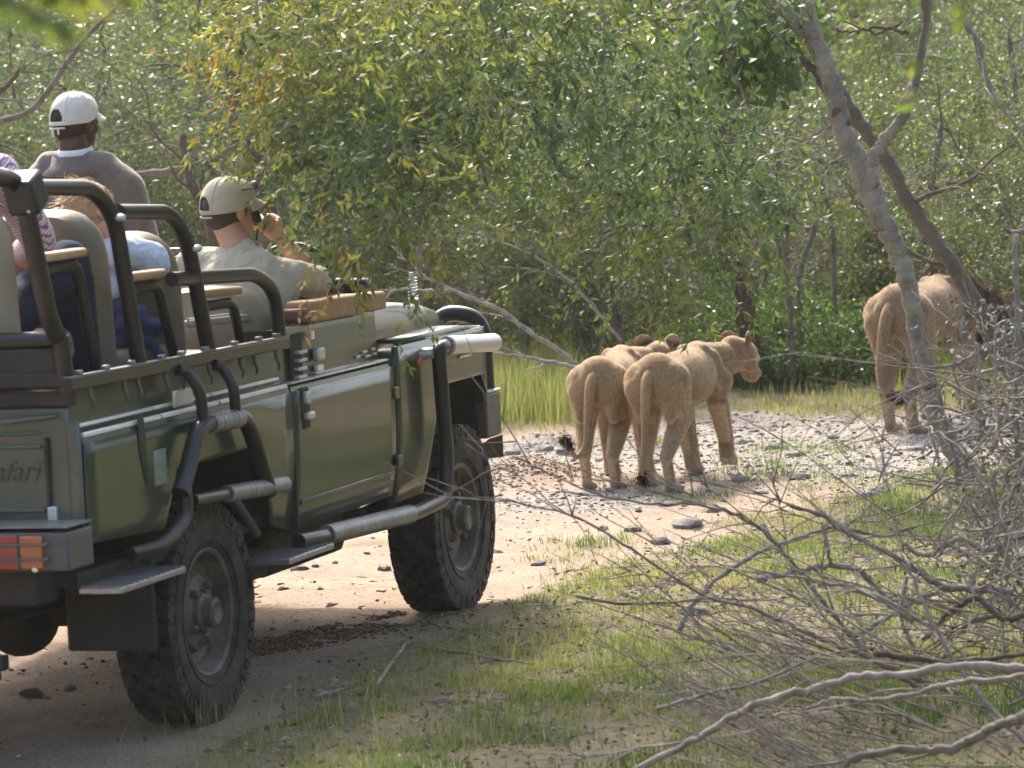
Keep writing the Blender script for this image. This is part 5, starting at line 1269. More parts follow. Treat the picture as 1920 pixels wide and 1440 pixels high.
# fallen pale branch and a second one beside the bull bar
def branch(name, pts, dep, r, m, label, cat='branch', group=None, twig=0, seed=1, dd=0.0, tip=.25, tl=(.2, .6), n=8):
    P = np.array([atd(u, v, (dep[i] if hasattr(dep, '__len__') else dep+dd*i)) for i, (u, v) in enumerate(pts)]); c = P.mean(0); rn = np.random.RandomState(seed)
    P[:, 2] = np.maximum(P[:, 2], .015); c[2] = 0; P = P-c
    Ps, rr = smooth_path(P, np.linspace(r, r*tip, len(P)), 6); Ps[1:-1] += rn.normal(0, r*.24, (len(Ps)-2, 3)); rr = rr*(1+.11*rn.normal(size=len(rr)).clip(-1.5, 1.5))
    o = MB().tube(Ps, rr, n).build(name, m, None, smooth=180); o.location = c; tag(o, label, cat, group)
    dmain = unit(Ps[-1]-Ps[0])
    for k in range(twig):
        i = rn.randint(len(Ps)//5, len(Ps)); q, d_ = wander(rn, Ps[i], dmain*.9+rn.normal(0, .55, 3)*np.array([.6, .6, .5]), rn.uniform(*tl), 6, .14)
        q[:, 2] = np.maximum(q[:, 2], .01); tw = MB().tube(q, np.linspace(max(rr[i]*.45, .003), .0013, 7), 5)
        for j in range(3):
            q2, _ = wander(rn, q[rn.randint(1, 6)], d_+rn.normal(0, .5, 3), rn.uniform(.1, .3), 4, .15); q2[:, 2] = np.maximum(q2[:, 2], .01); tw.tube(q2, np.linspace(.0028, .0010, 5), 4)
        tw.build('twig', m, o, smooth=180)
    return o
branch('fallen_branch', [(1095, 700), (1060, 665), (1000, 628), (940, 583), (880, 560), (820, 530), (780, 512)], 24.5, .020, dead, 'long pale fallen branch sloping down to the left young lion', twig=5, tip=.5)
branch('fallen_branch', [(840, 545), (800, 545), (740, 545), (700, 590)], 24.4, .014, dead, 'short fork of the pale fallen branch behind the spring aerial', twig=2)
branch('fallen_branch', [(1090, 690), (1030, 678), (970, 668), (925, 662)], 24.2, .014, dead, 'pale branch lying low between the bull bar and the left young lion', twig=2, tip=.5)
branch('fallen_branch', [(1165, 640), (1100, 560), (1040, 505), (980, 470), (900, 440)], 24.8, .014, dead, 'thin grey branch arching above the left young lion', twig=5)

# ---------------------------------------------------------------- the pale leaning tree in front of the male lion
gb = onz(1830, 915); DT = float((gb-CAM)@_F)
LT = empty('leaning_tree', (gb[0], gb[1], 0)); tag(LT, 'pale mottled leaning tree with a forked trunk in front of the male lion', 'tree'); OFF = np.array([gb[0], gb[1], 0])
def tl(pts, r, name, m, dd=0.0, n=14, d0=0.0, lump=.022, seed=3):
    P = np.array([atd(u, v, DT+d0+dd*i) for i, (u, v) in enumerate(pts)])-OFF; Ps, rr = smooth_path(P, np.array(r)*.86, 7); rn = np.random.RandomState(seed)
    rr = rr*(1+lump*rn.normal(size=len(rr)).clip(-1.6, 1.6)); Ps[1:-1] += rn.normal(0, .006, (len(Ps)-2, 3))
    return MB().tube(Ps, rr, n).build(name, m, LT, smooth=180), Ps
tl([(1850, 960), (1825, 905), (1782, 830), (1755, 770), (1736, 700), (1714, 600), (1700, 520), (1680, 470), (1655, 415), (1626, 345), (1590, 265), (1568, 190), (1545, 120), (1522, 50), (1508, -20), (1490, -120)],
   [.095, .075, .062, .056, .055, .056, .058, .060, .064, .070, .062, .058, .056, .052, .048, .04], 'trunk', barkp)
tl([(1652, 400), (1638, 350), (1634, 310), (1652, 272), (1690, 225), (1704, 185), (1718, 140), (1735, 60), (1742, -20), (1750, -120)], [.050, .044, .040, .038, .036, .032, .028, .025, .022, .02], 'fork', barkp, -.02)
tl([(1560, 175), (1530, 87), (1495, 45), (1437, -5), (1380, -60)], [.045, .042, .040, .038, .035], 'limb', barkp, .02)
tl([(1562, 200), (1548, 165), (1515, 120), (1480, 88), (1430, 48), (1380, 20)], [.03, .028, .026, .024, .022, .02], 'dead_limb', barkd, .03)
MB().ell(atd(1570, 212, DT-.022)-OFF, (.034, .032, .075)).build('knot', barkr, LT, smooth=180)
for pts, r in (([(1440, 0), (1360, -10), (1300, 5), (1250, 25), (1190, 45), (1140, 85), (1110, 170), (1080, 260)], .028), ([(1345, -5), (1305, 40), (1300, 110), (1330, 160), (1310, 250)], .02), ([(1330, 5), (1350, 30), (1362, 80), (1370, 130), (1395, 180), (1410, 260)], .018),
               ([(1310, 110), (1345, 95), (1362, 130)], .010), ([(1700, 60), (1640, 50), (1600, 62), (1560, 55)], .012), ([(1690, 40), (1640, 62), (1580, 40)], .010)):
    tl(pts, np.linspace(r, r*.45, len(pts)), 'hanging_limb', barkp if r > .012 else barkd, .03, 8)
o_, _ = stem('dark_leaning_tree', [(1935, 760), (1868, 640), (1830, 570), (1790, 505), (1745, 440), (1700, 370), (1665, 305), (1610, 232), (1560, 150), (1500, 40), (1460, -60)], 22.4, .050, mat('brown_grey_bark', (.14, .115, .09), rough=.95, spec=.1, noise=(10, (.085, .068, .052), .8), bump=(30, .015)), 'dark leaning trunk crossing behind the fork of the pale tree', twig=4)
branch('hanging_branch', [(1785, -40), (1810, 40), (1835, 80), (1852, 150), (1880, 205), (1935, 262)], 15.5, .014, dead, 'smooth pale branch hanging in the upper right corner', twig=3)
# its leaves: dark rounded cluster, a bright sprig, and the crown above the picture
rs = np.random.RandomState(31)
def cluster(specs, Lf, Wf, m, parent, off, vlo, vhi, name='crown'):
    Pn = []; Dn = []
    for (u, v, su, sv, dep, sdp, n) in specs:
        c = atd(u, v, dep); k = FPX/dep
        Pn.append(c+RT*rs.normal(0, su/k, n)[:, None]-UP*rs.normal(0, sv/k, n)[:, None]+_F*rs.normal(0, sdp, n)[:, None]); Dn.append(rs.normal(0, 1, (n, 3))+np.array([0, 0, -.5]))
    Pn = np.concatenate(Pn); Dn = np.concatenate(Dn); n = len(Pn); Vs, Fs = leaves(Pn-off, Dn, Lf*rs.uniform(.6, 1.2, n), Wf*rs.uniform(.7, 1.2, n), rs)
    return link(name, fast_mesh(name, Vs, Fs, m, {'v': np.repeat(rs.uniform(vlo, vhi, n), 4)}), None, parent)
cluster([(1400, 60, 45, 40, DT+.5, .3, 700), (1350, 130, 40, 35, DT+.5, .3, 450), (1440, 130, 40, 30, DT+.6, .3, 400), (1470, 20, 40, 20, DT+.6, .3, 300)], .075, .05, leaf_g, LT, OFF, 0, .45)
cluster([(1225, 45, 20, 15, DT, .1, 90), (1195, 85, 10, 10, DT, .1, 40), (1305, 195, 14, 14, DT, .1, 50), (1270, 140, 10, 8, DT, .1, 20)], .07, .04, leaf_y, LT, OFF, .2, .8, 'leaf_sprig')['kind'] = 'stuff'
cluster([(1550, -420, 500, 150, DT, 1.4, 5200)], .07, .03, leaf_b, LT, OFF, 0, .9, 'high_crown')

# ---------------------------------------------------------------- the tree whose boughs hang over the road in front of the thicket
OT = empty('overhanging_tree', (3.1, -5.6, 0)); tag(OT, 'tree with yellow green boughs drooping over the road in front of the driver', 'tree'); OFF = np.array([3.1, -5.6, 0])
MB().tube(smooth_path(np.array([(0, 0, -.05), (.05, .05, 1.0), (-.1, .25, 2.0), (-.1, .7, 3.0), (-.3, 1.5, 3.7)]), np.array([.19, .15, .14, .12, .10]), 5)[0], smooth_path(np.zeros((5, 3)), np.array([.19, .15, .14, .12, .10]), 5)[1], 14).build('trunk', barkp, OT, smooth=180)
rs = np.random.RandomState(44)
limbs = []
for k, (e, zz) in enumerate((((-1.2, 7.2, 3.3), 3.6), ((.2, 6.4, 3.2), 3.6), ((-.4, 5.0, 3.1), 3.7), ((1.2, 4.6, 3.3), 3.6), ((.2, 3.4, 3.1), 3.5))):
    a = np.array([-.3, 1.5, 3.7]); b = np.array(e); mid = (a+b)/2+np.array([rs.uniform(-.3, .3), 0, .35]); Ps, rr = smooth_path(np.array([a, (a+mid)/2+[0, 0, .1], mid, (mid+b)/2, b]), np.array([.07, .06, .05, .035, .02]), 5)
    MB().tube(Ps, rr, 8).build('limb', bark, OT, smooth=180); limbs.append(Ps)
# sprays: a drooping twig with narrow leaves; density follows the outline of the boughs
regions = [  # u, v, su, sv, distance, spread, sprays, tone (sunlit yellow put in on the left)
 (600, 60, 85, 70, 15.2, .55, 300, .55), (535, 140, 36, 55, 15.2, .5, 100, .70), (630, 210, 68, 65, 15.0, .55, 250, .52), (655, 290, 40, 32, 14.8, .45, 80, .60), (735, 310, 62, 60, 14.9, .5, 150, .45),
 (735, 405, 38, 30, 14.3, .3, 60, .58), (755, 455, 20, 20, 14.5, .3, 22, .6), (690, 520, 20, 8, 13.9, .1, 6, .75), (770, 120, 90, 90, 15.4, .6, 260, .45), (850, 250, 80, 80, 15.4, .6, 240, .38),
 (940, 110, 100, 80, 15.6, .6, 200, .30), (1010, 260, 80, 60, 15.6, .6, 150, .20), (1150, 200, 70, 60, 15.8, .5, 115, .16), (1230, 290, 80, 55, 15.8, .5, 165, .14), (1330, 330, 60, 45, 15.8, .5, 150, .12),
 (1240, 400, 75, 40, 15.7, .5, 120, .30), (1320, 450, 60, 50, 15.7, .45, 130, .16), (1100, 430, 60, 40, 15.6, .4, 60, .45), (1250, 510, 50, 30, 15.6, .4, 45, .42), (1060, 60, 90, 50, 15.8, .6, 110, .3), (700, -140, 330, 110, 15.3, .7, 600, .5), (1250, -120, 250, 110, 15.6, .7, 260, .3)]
LP = []; LD = []; LV = []; tw = []
for (u, v, su, sv, dep, sdp, ns, tone) in regions:
    k = FPX/dep; nc = max(4, ns//13); CC = []
    for i in range(nc):
        ru = math.sqrt(rs.rand())*1.7; ra = rs.uniform(0, 2*math.pi); CC.append((atd(u+ru*math.cos(ra)*su, v+ru*math.sin(ra)*sv-10, dep+rs.normal(0, sdp)), rs.normal(0, .10)))
    for i in range(int(ns*(1.15 if u < 760 else .75))):
        cc, ct = CC[rs.randint(nc)]; c = cc+rs.normal(0, 1, 3)*np.array([.13, .13, .085])
        q, d_ = wander(rs, c, unit(c-cc)*.9+rs.normal(0, .4, 3)+np.array([0, 0, -.05]), rs.uniform(.12, .24), 5, .12, -.12)
        if rs.rand() < .6: tw.append((q-OFF, np.linspace(.0022, .0008, 6)))
        n = rs.randint(9, 15); t_ = rs.uniform(0, 4.99, n); i0 = t_.astype(int); f_ = (t_-i0)[:, None]; P_ = q[i0]*(1-f_)+q[i0+1]*f_
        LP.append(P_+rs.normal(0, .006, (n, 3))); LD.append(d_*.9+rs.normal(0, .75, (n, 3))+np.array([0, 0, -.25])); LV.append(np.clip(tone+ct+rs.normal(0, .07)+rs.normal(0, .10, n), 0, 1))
LP = np.concatenate(LP); LD = np.concatenate(LD); LV = np.concatenate(LV); n = len(LP); LV = np.clip(LV+(fbm(LP[:, 1]*2.6+LP[:, 0], LP[:, 2]*2.6, 3, 61)-.5)*.9-.10+.26*np.clip((LP[:, 1]+.9)/1.0, 0, 1), 0, 1)  # left boughs made yellower, sunlight put into the leaf colour
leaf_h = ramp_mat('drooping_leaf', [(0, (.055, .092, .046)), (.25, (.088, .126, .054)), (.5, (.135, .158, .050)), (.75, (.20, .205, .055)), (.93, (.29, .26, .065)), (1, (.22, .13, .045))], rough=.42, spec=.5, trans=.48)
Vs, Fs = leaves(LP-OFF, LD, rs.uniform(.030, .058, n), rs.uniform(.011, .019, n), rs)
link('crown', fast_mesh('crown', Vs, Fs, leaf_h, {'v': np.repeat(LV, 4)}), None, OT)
link('twigs', bundle(tw, 3).mesh('twigs', bark, 180), None, OT)['kind'] = 'stuff'
for k in range(26):
    Pl = limbs[k % 5]; i = rs.randint(4, len(Pl)); a = Pl[i]; L_ = rs.uniform(.5, 1.5)
    q, _ = wander(rs, a, np.array([rs.normal(0, .4), rs.normal(0, .6), -.8]), L_, 7, .15, -.05); MB().tube(q, np.linspace(.011, .003, 8), 6).build('hanging_twig', bark, OT, smooth=180)

# ---------------------------------------------------------------- leaves close to the lens
def near_twig(u, v, dep, n, ang, L, label, pts):
    c = atd(u, v, dep); o = empty('leafy_twig', tuple(c)); tag(o, label, 'twig'); rs2 = np.random.RandomState(n)
    P = np.array([atd(a, b, dep) for a, b in pts])-c; Ps, rr = smooth_path(P, np.linspace(.006, .002, len(P)), 6); MB().tube(Ps, rr, 7).build('stem', barkd, o, smooth=180)
    for k in range(n):
        i = rs2.randint(1, len(Ps)); b = Ps[i]; d_ = RT*math.cos(ang+rs2.normal(0, .5))*rs2.choice([-1, 1])-UP*abs(math.sin(ang+rs2.normal(0, .5)))+_F*rs2.normal(0, .3); d_ = d_/np.linalg.norm(d_)
        s_ = np.cross(d_, _F+rs2.normal(0, .3, 3)); s_ /= np.linalg.norm(s_); Lf = L*rs2.uniform(.6, 1.1); w_ = Lf*.16; nn = np.cross(d_, s_)
        rows = [[b+d_*Lf*t+s_*w_*math.sin(math.pi*t**.8)*e+nn*(.10*Lf*t*t-.12*w_*abs(e)) for e in (-1, -.5, 0, .5, 1)] for t in np.linspace(0, 1, 7)]
        me = MB().grid(rows).mesh('leaf', leaf_y, 180); at = me.attributes.new('v', 'FLOAT', 'POINT'); at.data.foreach_set('value', np.full(len(me.vertices), rs2.uniform(.2, .9), dtype=np.float32)); link('leaf', me, None, o)
    return o
near_twig(60, 30, 4.2, 46, 1.0, .040, 'out of focus yellow green leafy twig in the upper left corner', [(-80, -60), (-10, -20), (60, 20), (110, 40)])
near_twig(60, -30, 4.5, 44, .7, .040, 'out of focus leafy twig along the top left edge of the photo', [(-60, -50), (60, -30), (160, -12), (230, -20)])
near_twig(1720, 120, 7.0, 9, .75, .052, 'bright green leafy sprig hanging near the lens beside the fork', [(1725, -60), (1735, 30), (1722, 120), (1715, 200)])
near_twig(1810, 10, 7.2, 7, .7, .05, 'yellow green sprig hanging at the top right of the photo', [(1800, -60), (1805, -10), (1812, 25)])
# ================================================================== heap of dead branches at the lower right
GB = 'dead branches in the brush heap'
br = [
 ([(1990, 1250), (1920, 1256), (1810, 1247), (1710, 1262), (1610, 1270), (1510, 1296), (1410, 1322), (1310, 1382), (1195, 1440), (1120, 1490)], 11.9, .020, 'thick smooth pale branch running from the right edge to the bottom centre', .6, 2, dead),
 ([(1990, 1335), (1920, 1348), (1885, 1356), (1830, 1382), (1785, 1405), (1710, 1405), (1625, 1415), (1570, 1445)], 11.6, .023, 'thick dark bent branch in the lower right corner', .7, 2, bark),
 ([(1800, 1302), (1700, 1264), (1610, 1225), (1510, 1186), (1410, 1140), (1310, 1112), (1185, 1030), (1085, 972), (960, 940)], 12.9, .014, 'long straight dark branch pointing up left across the track', .22, 9, deadd),
 ([(1720, 1290), (1670, 1255), (1620, 1220), (1560, 1150), (1510, 1085), (1460, 1025), (1400, 975), (1310, 947), (1220, 945), (1135, 930), (1045, 895), (960, 855)], 13.2, .013, 'long curved dark branch reaching to the feet of the young lions', .22, 8, deadd),
 ([(1900, 1110), (1860, 1106), (1785, 1104), (1735, 1080), (1660, 1035), (1585, 995), (1535, 965), (1480, 947)], 13.3, .018, 'stout brown branch tip above the heap', .45, 5, bark),
 ([(1270, 1187), (1310, 1120), (1375, 1065), (1460, 1020), (1535, 995), (1580, 990), (1660, 1005), (1720, 985)], 13.6, .012, 'lichen spotted pale branch slanting over the grass', .6, 3, dead),
 ([(1420, 1088), (1460, 1078), (1510, 1067), (1550, 1060), (1605, 1067), (1640, 1098), (1675, 1140), (1712, 1165)], 13.4, .014, 'kinked pale branch in the middle of the grass', .8, 3, dead),
 ([(1542, 985), (1550, 1020), (1557, 1058)], 13.4, .010, 'short pale upright stick on the kinked branch', .8, 0, dead),
 ([(1600, 1196), (1660, 1160), (1712, 1128), (1760, 1110)], 13.2, .013, 'short thick pale stub in the heap', .8, 1, dead),
 ([(1640, 1224), (1710, 1235), (1770, 1240), (1840, 1238), (1930, 1225)], 12.6, .015, 'dark branch just above the thick smooth one', .7, 2, barkd),
 ([(1930, 1266), (1860, 1275), (1785, 1281), (1710, 1303), (1635, 1313), (1560, 1312), (1510, 1330), (1445, 1345)], 12.0, .013, 'grey branch just below the thick smooth one', .5, 4, dead),
 ([(2000, 560), (1920, 612), (1870, 640), (1838, 655), (1790, 684), (1725, 690)], 14.2, .017, 'pale forked branch pointing left in front of the male lion', .45, 3, dead),
 ([(2000, 650), (1920, 680), (1870, 690), (1835, 702), (1770, 722)], 14.0, .014, 'lower pale branch pointing left below the forked one', .4, 4, dead),
 ([(1990, 900), (1930, 905), (1870, 910), (1780, 905), (1700, 900)], 13.6, .010, 'thin level pale branch near the foot of the leaning tree', .4, 4, dead),
 ([(1960, 430), (1925, 432), (1895, 435)], 14.0, .010, 'short white topped stub at the right edge', 1.0, 0, dead),
 ([(1905, 440), (1903, 520), (1912, 640), (1905, 760), (1915, 900)], 14.0, .015, 'upright grey stick at the right edge', 1.0, 5, dead),
 ([(1700, 1080), (1690, 1160), (1720, 1230)], 13.0, .010, 'thin upright stick standing in the heap', .8, 1, dead),
 ([(1230, 1330), (1330, 1300), (1420, 1280), (1540, 1230), (1640, 1215)], 12.6, .009, 'slim grey branch slanting up to the right', .5, 4, dead),
 ([(1750, 1180), (1650, 1120), (1540, 1090), (1440, 1075), (1330, 1062), (1260, 1064)], 12.9, .009, 'slim pale branch lying over the grass', .3, 6, dead),
 ([(1080, 1118), (1160, 1132), (1250, 1130), (1330, 1122), (1420, 1125)], 13.3, .007, 'thin straight olive stick lying level on the grass', .6, 2, bark),
 ([(1930, 1000), (1850, 1030), (1800, 1010), (1740, 1040), (1690, 1020)], 13.5, .016, 'knotty grey branch in the right tangle', .6, 4, dead),
 ([(1935, 1150), (1880, 1160), (1830, 1120), (1780, 1150), (1730, 1200)], 12.9, .015, 'crooked brown branch in the right tangle', .6, 4, barkd),
 ([(1960, 1420), (1860, 1330), (1790, 1240), (1730, 1130), (1700, 1050)], 12.3, .013, 'steep grey branch crossing the thick pale one', .5, 4, dead),
 ([(700, 1295), (760, 1210), (790, 1213), (860, 1222), (930, 1235), (1000, 1245)], None, .010, 'fallen pale stick on the verge behind the front wheel', .5, 3, dead),
 ([(590, 1305), (620, 1298), (650, 1290)], None, .009, 'short grey stick lying on bare soil at the verge', .7, 0, dead),
 ([(900, 1390), (905, 1340), (925, 1290)], None, .008, 'bleached stick lying towards the track in the grass', .6, 1, dead),
]
for i, (pts, dep, r, l, tip, tw_, m) in enumerate(br):
    if dep is None:
        P = np.array([onz(u, v, .02+r) for u, v in pts]); dep = [float((p-CAM)@_F) for p in P]
    branch('dead_branch', pts, dep, r*.78, m, l, 'branch', GB if i < 23 else None, tw_, seed=100+i, tip=tip, tl=(.2, .55), dd=.02)
# the twigs nobody could count
rs = np.random.RandomState(77); paths = []; pd_ = []
for k in range(170):
    t = rs.rand()
    if t < .48: u0, v0 = rs.uniform(1520, 1980), rs.uniform(1120, 1500); ang = math.radians(rs.normal(205, 13)); L = rs.uniform(.35, 1.0)
    elif t < .75: u0, v0 = rs.uniform(1350, 1650), rs.uniform(1200, 1500); ang = math.radians(rs.normal(208, 12)); L = rs.uniform(.25, .7)
    else: u0, v0 = rs.uniform(1720, 2000), rs.uniform(640, 1250); ang = math.radians(rs.uniform(0, 360)); L = rs.uniform(.25, .8)
    gd_ = float((onz(u0, max(v0, 500), 0)-CAM)@_F); dep = min(gd_-.05, rs.uniform(12.0, 14.2)); p = atd(u0, v0, dep)
    p[2] = max(p[2], .01); d0 = RT*math.cos(ang)-UP*math.sin(ang)*-1*-1+_F*rs.normal(0, .35)
    q, d_ = wander(rs, p, d0, L, 8, .055, -.004); q[:, 2] = np.maximum(q[:, 2], .008+rs.uniform(0, .03)); r0 = rs.uniform(.002, .0045)
    (paths if rs.rand() < .45 else pd_).append((q, np.linspace(r0, .0012, 9)))
    for j in range(3):
        q2, _ = wander(rs, q[rs.randint(1, 8)], d_+rs.normal(0, .35, 3), L*rs.uniform(.15, .4), 5, .06); q2[:, 2] = np.maximum(q2[:, 2], .008); (paths if rs.rand() < .5 else pd_).append((q2, np.linspace(r0*.5, .001, 6)))
tag(link('dead_twigs', bundle(paths, 4).mesh('dead_twigs', dead, 180)), 'tangle of fine pale dead twigs', None, None, 'stuff')
tag(link('brown_twigs', bundle(pd_, 4).mesh('brown_twigs', deadd, 180)), 'tangle of fine brown dead twigs', None, None, 'stuff')
# crumpled grey growth filling the right edge
rs = np.random.RandomState(5); n = 2600; tw = []
for k in range(300):
    u0, v0 = 1960-abs(rs.normal(0, 95)), rs.uniform(700, 1330); dep = min(float((onz(u0, v0)-CAM)@_F)-.1, rs.uniform(12.9, 15.2)); p = atd(u0, v0, dep)
    q, _ = wander(rs, p, rs.normal(0, 1, 3), rs.uniform(.15, .5), 6, .4); q[:, 2] = np.maximum(q[:, 2], .01); tw.append((q, np.linspace(rs.uniform(.003, .007), .0012, 7)))
tag(link('lichen_twigs', bundle(tw, 4).mesh('lichen_twigs', dead, 180)), 'grey lichen covered twigs at the right edge', None, None, 'stuff')
c = [atd(1960-abs(a), b, d_) for a, b, d_ in zip(rs.normal(0, 90, n), rs.uniform(560, 1150, n), rs.uniform(13.2, 15, n))]; c = np.array(c); c[:, 2] = np.maximum(c[:, 2], .02)
m_ = ramp_mat('curled_grey_leaf', [(0, (.12, .10, .08)), (.5, (.26, .24, .21)), (.8, (.12, .15, .07)), (1, (.36, .34, .31))], rough=.8)
Vs, Fs = leaves(c, rs.normal(size=(n, 3)), rs.uniform(.02, .045, n), rs.uniform(.008, .018, n), rs)
tag(link('curled_leaves', fast_mesh('curled_leaves', Vs, Fs, m_, {'v': np.repeat(rs.rand(n), 4)})), 'curled dry leaves on the twigs at the right edge', None, None, 'stuff')
# ================================================================== grass, litter, stones
def hgt(P): return height(P[:, 0], P[:, 1])
grass_m = ramp_mat('grass_blade', [(0, (.056, .098, .026)), (.35, (.105, .175, .040)), (.65, (.190, .245, .062)), (.82, (.27, .25, .12)), (1, (.38, .32, .20))], rough=.6, spec=.3, trans=.38)
def blades(XY, H, W, rs, v, name, label, lean=.35, wind=(0, 0)):
    n = len(XY); P = np.stack([XY[:, 0], XY[:, 1], height(XY[:, 0], XY[:, 1])-.004], 1); a = rs.uniform(0, 2*math.pi, n); Ld = np.stack([np.cos(a), np.sin(a), np.zeros(n)], 1)*np.abs(rs.normal(lean, .2, n))[:, None]+np.array([wind[0], wind[1], 0])
    b = rs.uniform(0, 2*math.pi, n); Sd = np.stack([np.cos(b), np.sin(b), np.zeros(n)], 1)*np.asarray(W)[:, None]/2; H = H[:, None]; up = np.array([0, 0, 1.])
    m1 = P+(up*.55+Ld*.25)*H; tip = P+(up*.95+Ld*.9)*H
    Vv = np.stack([P-Sd, P+Sd, m1-Sd*.8, m1+Sd*.8, tip], 1).reshape(-1, 3); i = (np.arange(n)*5)[:, None]
    F = np.concatenate([i+np.array([0, 1, 3]), i+np.array([0, 3, 2]), i+np.array([2, 3, 4])], 0)
    return tag(link(name, fast_mesh(name, Vv, F, grass_m, {'v': np.repeat(v, 5)})), label, None, None, 'stuff')
rs = np.random.RandomState(12)
n = 420000; X = rs.uniform(-2.2, 10, n); Y_ = rs.uniform(-6, .3, n); rd = road_mask(X, Y_); pm = patch_mask(X, Y_)
cl = fbm(X*2.4, Y_*2.4, 3, 31); cl2 = fbm(X*9, Y_*9, 2, 33)
keep = rs.rand(n) < np.clip((1-rd)*np.clip((cl*.7+cl2*.5-.465)*4.0, .03, 1)+pm*.5*np.clip(cl2*3-1, 0, 1), 0, 1)*.80
keep &= ~((np.abs(Y_+.74) < .35) & (X < 3.3))
XY = np.stack([X, Y_], 1)[keep]; n = len(XY); hh = rs.uniform(.016, .055, n)*(.55+.9*fbm(XY[:, 0]*1.7, XY[:, 1]*1.7, 2, 35))
v = np.clip(.43+(fbm(XY[:, 0]*1.1, XY[:, 1]*1.1, 3, 37)-.5)*1.3+rs.normal(0, .2, n), 0, 1)
blades(XY, hh, rs.uniform(.003, .006, n), rs, v, 'verge_grass', 'short green grass growing on the near verge')
# brown clumpy ridge between the wheel tracks
a_, b2_ = onz(440, 1225), onz(830, 1150); n = 9000; t_ = rs.rand(n); XY = np.stack([a_[0]+(b2_[0]-a_[0])*t_+rs.normal(0, .09, n), a_[1]+(b2_[1]-a_[1])*t_+rs.normal(0, .07, n)], 1)
XY = XY[fbm(XY[:, 0]*6, XY[:, 1]*6, 2, 71) > .42]; n = len(XY)
RUT = XY
# straw coloured seed stalks
cs = [onz(u, v_) for u, v_ in ((430, 1400), (500, 1370), (560, 1420), (640, 1390), (760, 1330), (840, 1300), (960, 1260), (1080, 1230), (720, 1425), (900, 1420), (350, 1435), (1180, 1180))]
XY = np.concatenate([np.array(c_[:2])+rs.normal(0, .16, (34, 2)) for c_ in cs]); n = len(XY)
blades(XY, rs.uniform(.10, .27, n), rs.uniform(.002, .0035, n), rs, rs.uniform(.55, 1, n), 'grass_stalks', 'thin pale seed stalks in the near verge', .45)
# tall grass beyond the road
n = 240000; X = rs.uniform(5, 30, n); Y_ = rs.uniform(-4, 11, n); sd_ = sdist(X, Y_, far_edge)
cl = fbm(X*1.1, Y_*1.1, 3, 41)
keep = (sd_ > .05) & (rs.rand(n) < np.clip((cl-.30)*3.2, .05, 1)*np.clip(1.25-sd_/8, 0, 1)); X, Y_, sd_, cl = X[keep], Y_[keep], sd_[keep], cl[keep]; n = len(X)
hh = np.clip(.05+.22*np.clip((sd_-.8)/2.2, 0, 1), .05, .40)*rs.uniform(.5, 1.5, n)*(.6+.8*cl)
v = np.clip(.66+(fbm(X*.8, Y_*.8, 3, 43)-.5)*1.1+rs.normal(0, .22, n), 0, 1)
blades(np.stack([X, Y_], 1), hh, rs.uniform(.004, .009, n), rs, v, 'tall_grass', 'taller mixed green and straw grass beyond the road', .35)
c_ = [onz(u, v_) for u, v_ in ((960, 790), (1000, 775), (1040, 790), (940, 760), (1010, 740), (1060, 750))]
XY = np.concatenate([np.array(q_[:2])+rs.normal(0, .40, (1000, 2)) for q_ in c_]); n = len(XY)
blades(XY, rs.uniform(.18, .50, n), rs.uniform(.003, .006, n), rs, np.clip(rs.normal(.72, .16, n), 0, 1), 'pale_grass_tuft', 'tall pale grass beside the bull bar', .3)
# leaf litter and bits of bark
litm = ramp_mat('dry_litter', [(0, (.05, .035, .022)), (.5, (.17, .12, .075)), (.8, (.30, .24, .17)), (1, (.42, .37, .31))], rough=.85)
n = 34000; X = rs.uniform(-2.2, 11, n); Y_ = rs.uniform(-6, 1.2, n); rd = road_mask(X, Y_); k = rs.rand(n) < np.clip(1.05-rd, .07, 1); X, Y_ = X[k], Y_[k]; n = len(X)
P = np.stack([X, Y_, height(X, Y_)+.006], 1); D_ = rs.normal(size=(n, 3))*np.array([1, 1, .25]); Vs, Fs = leaves(P, D_, rs.uniform(.012, .04, n), rs.uniform(.005, .015, n), rs)
tag(link('leaf_litter', fast_mesh('leaf_litter', Vs, Fs, litm, {'v': np.repeat(rs.rand(n), 4)})), 'dry leaf litter scattered on the ground', None, None, 'stuff')
n = 2600; paths = []
X = rs.uniform(-2, 10, n); Y_ = rs.uniform(-6, .6, n); rd = road_mask(X, Y_)
for x, y, r_ in zip(X, Y_, rd):
    if rs.rand() < r_*.93: continue
    a = rs.uniform(0, 6.28); L = rs.uniform(.04, .22); z_ = float(height(np.array([x]), np.array([y]))[0])+.008
    paths.append((np.array([(x, y, z_), (x+math.cos(a)*L*.5+rs.normal(0, .008), y+math.sin(a)*L*.5, z_+.006), (x+math.cos(a)*L, y+math.sin(a)*L, z_+rs.uniform(0, .02))]), [.0025, .002, .0012]))
tag(link('ground_sticks', bundle(paths, 4).mesh('ground_sticks', dead, 180)), 'small broken sticks on the near verge', None, None, 'stuff')
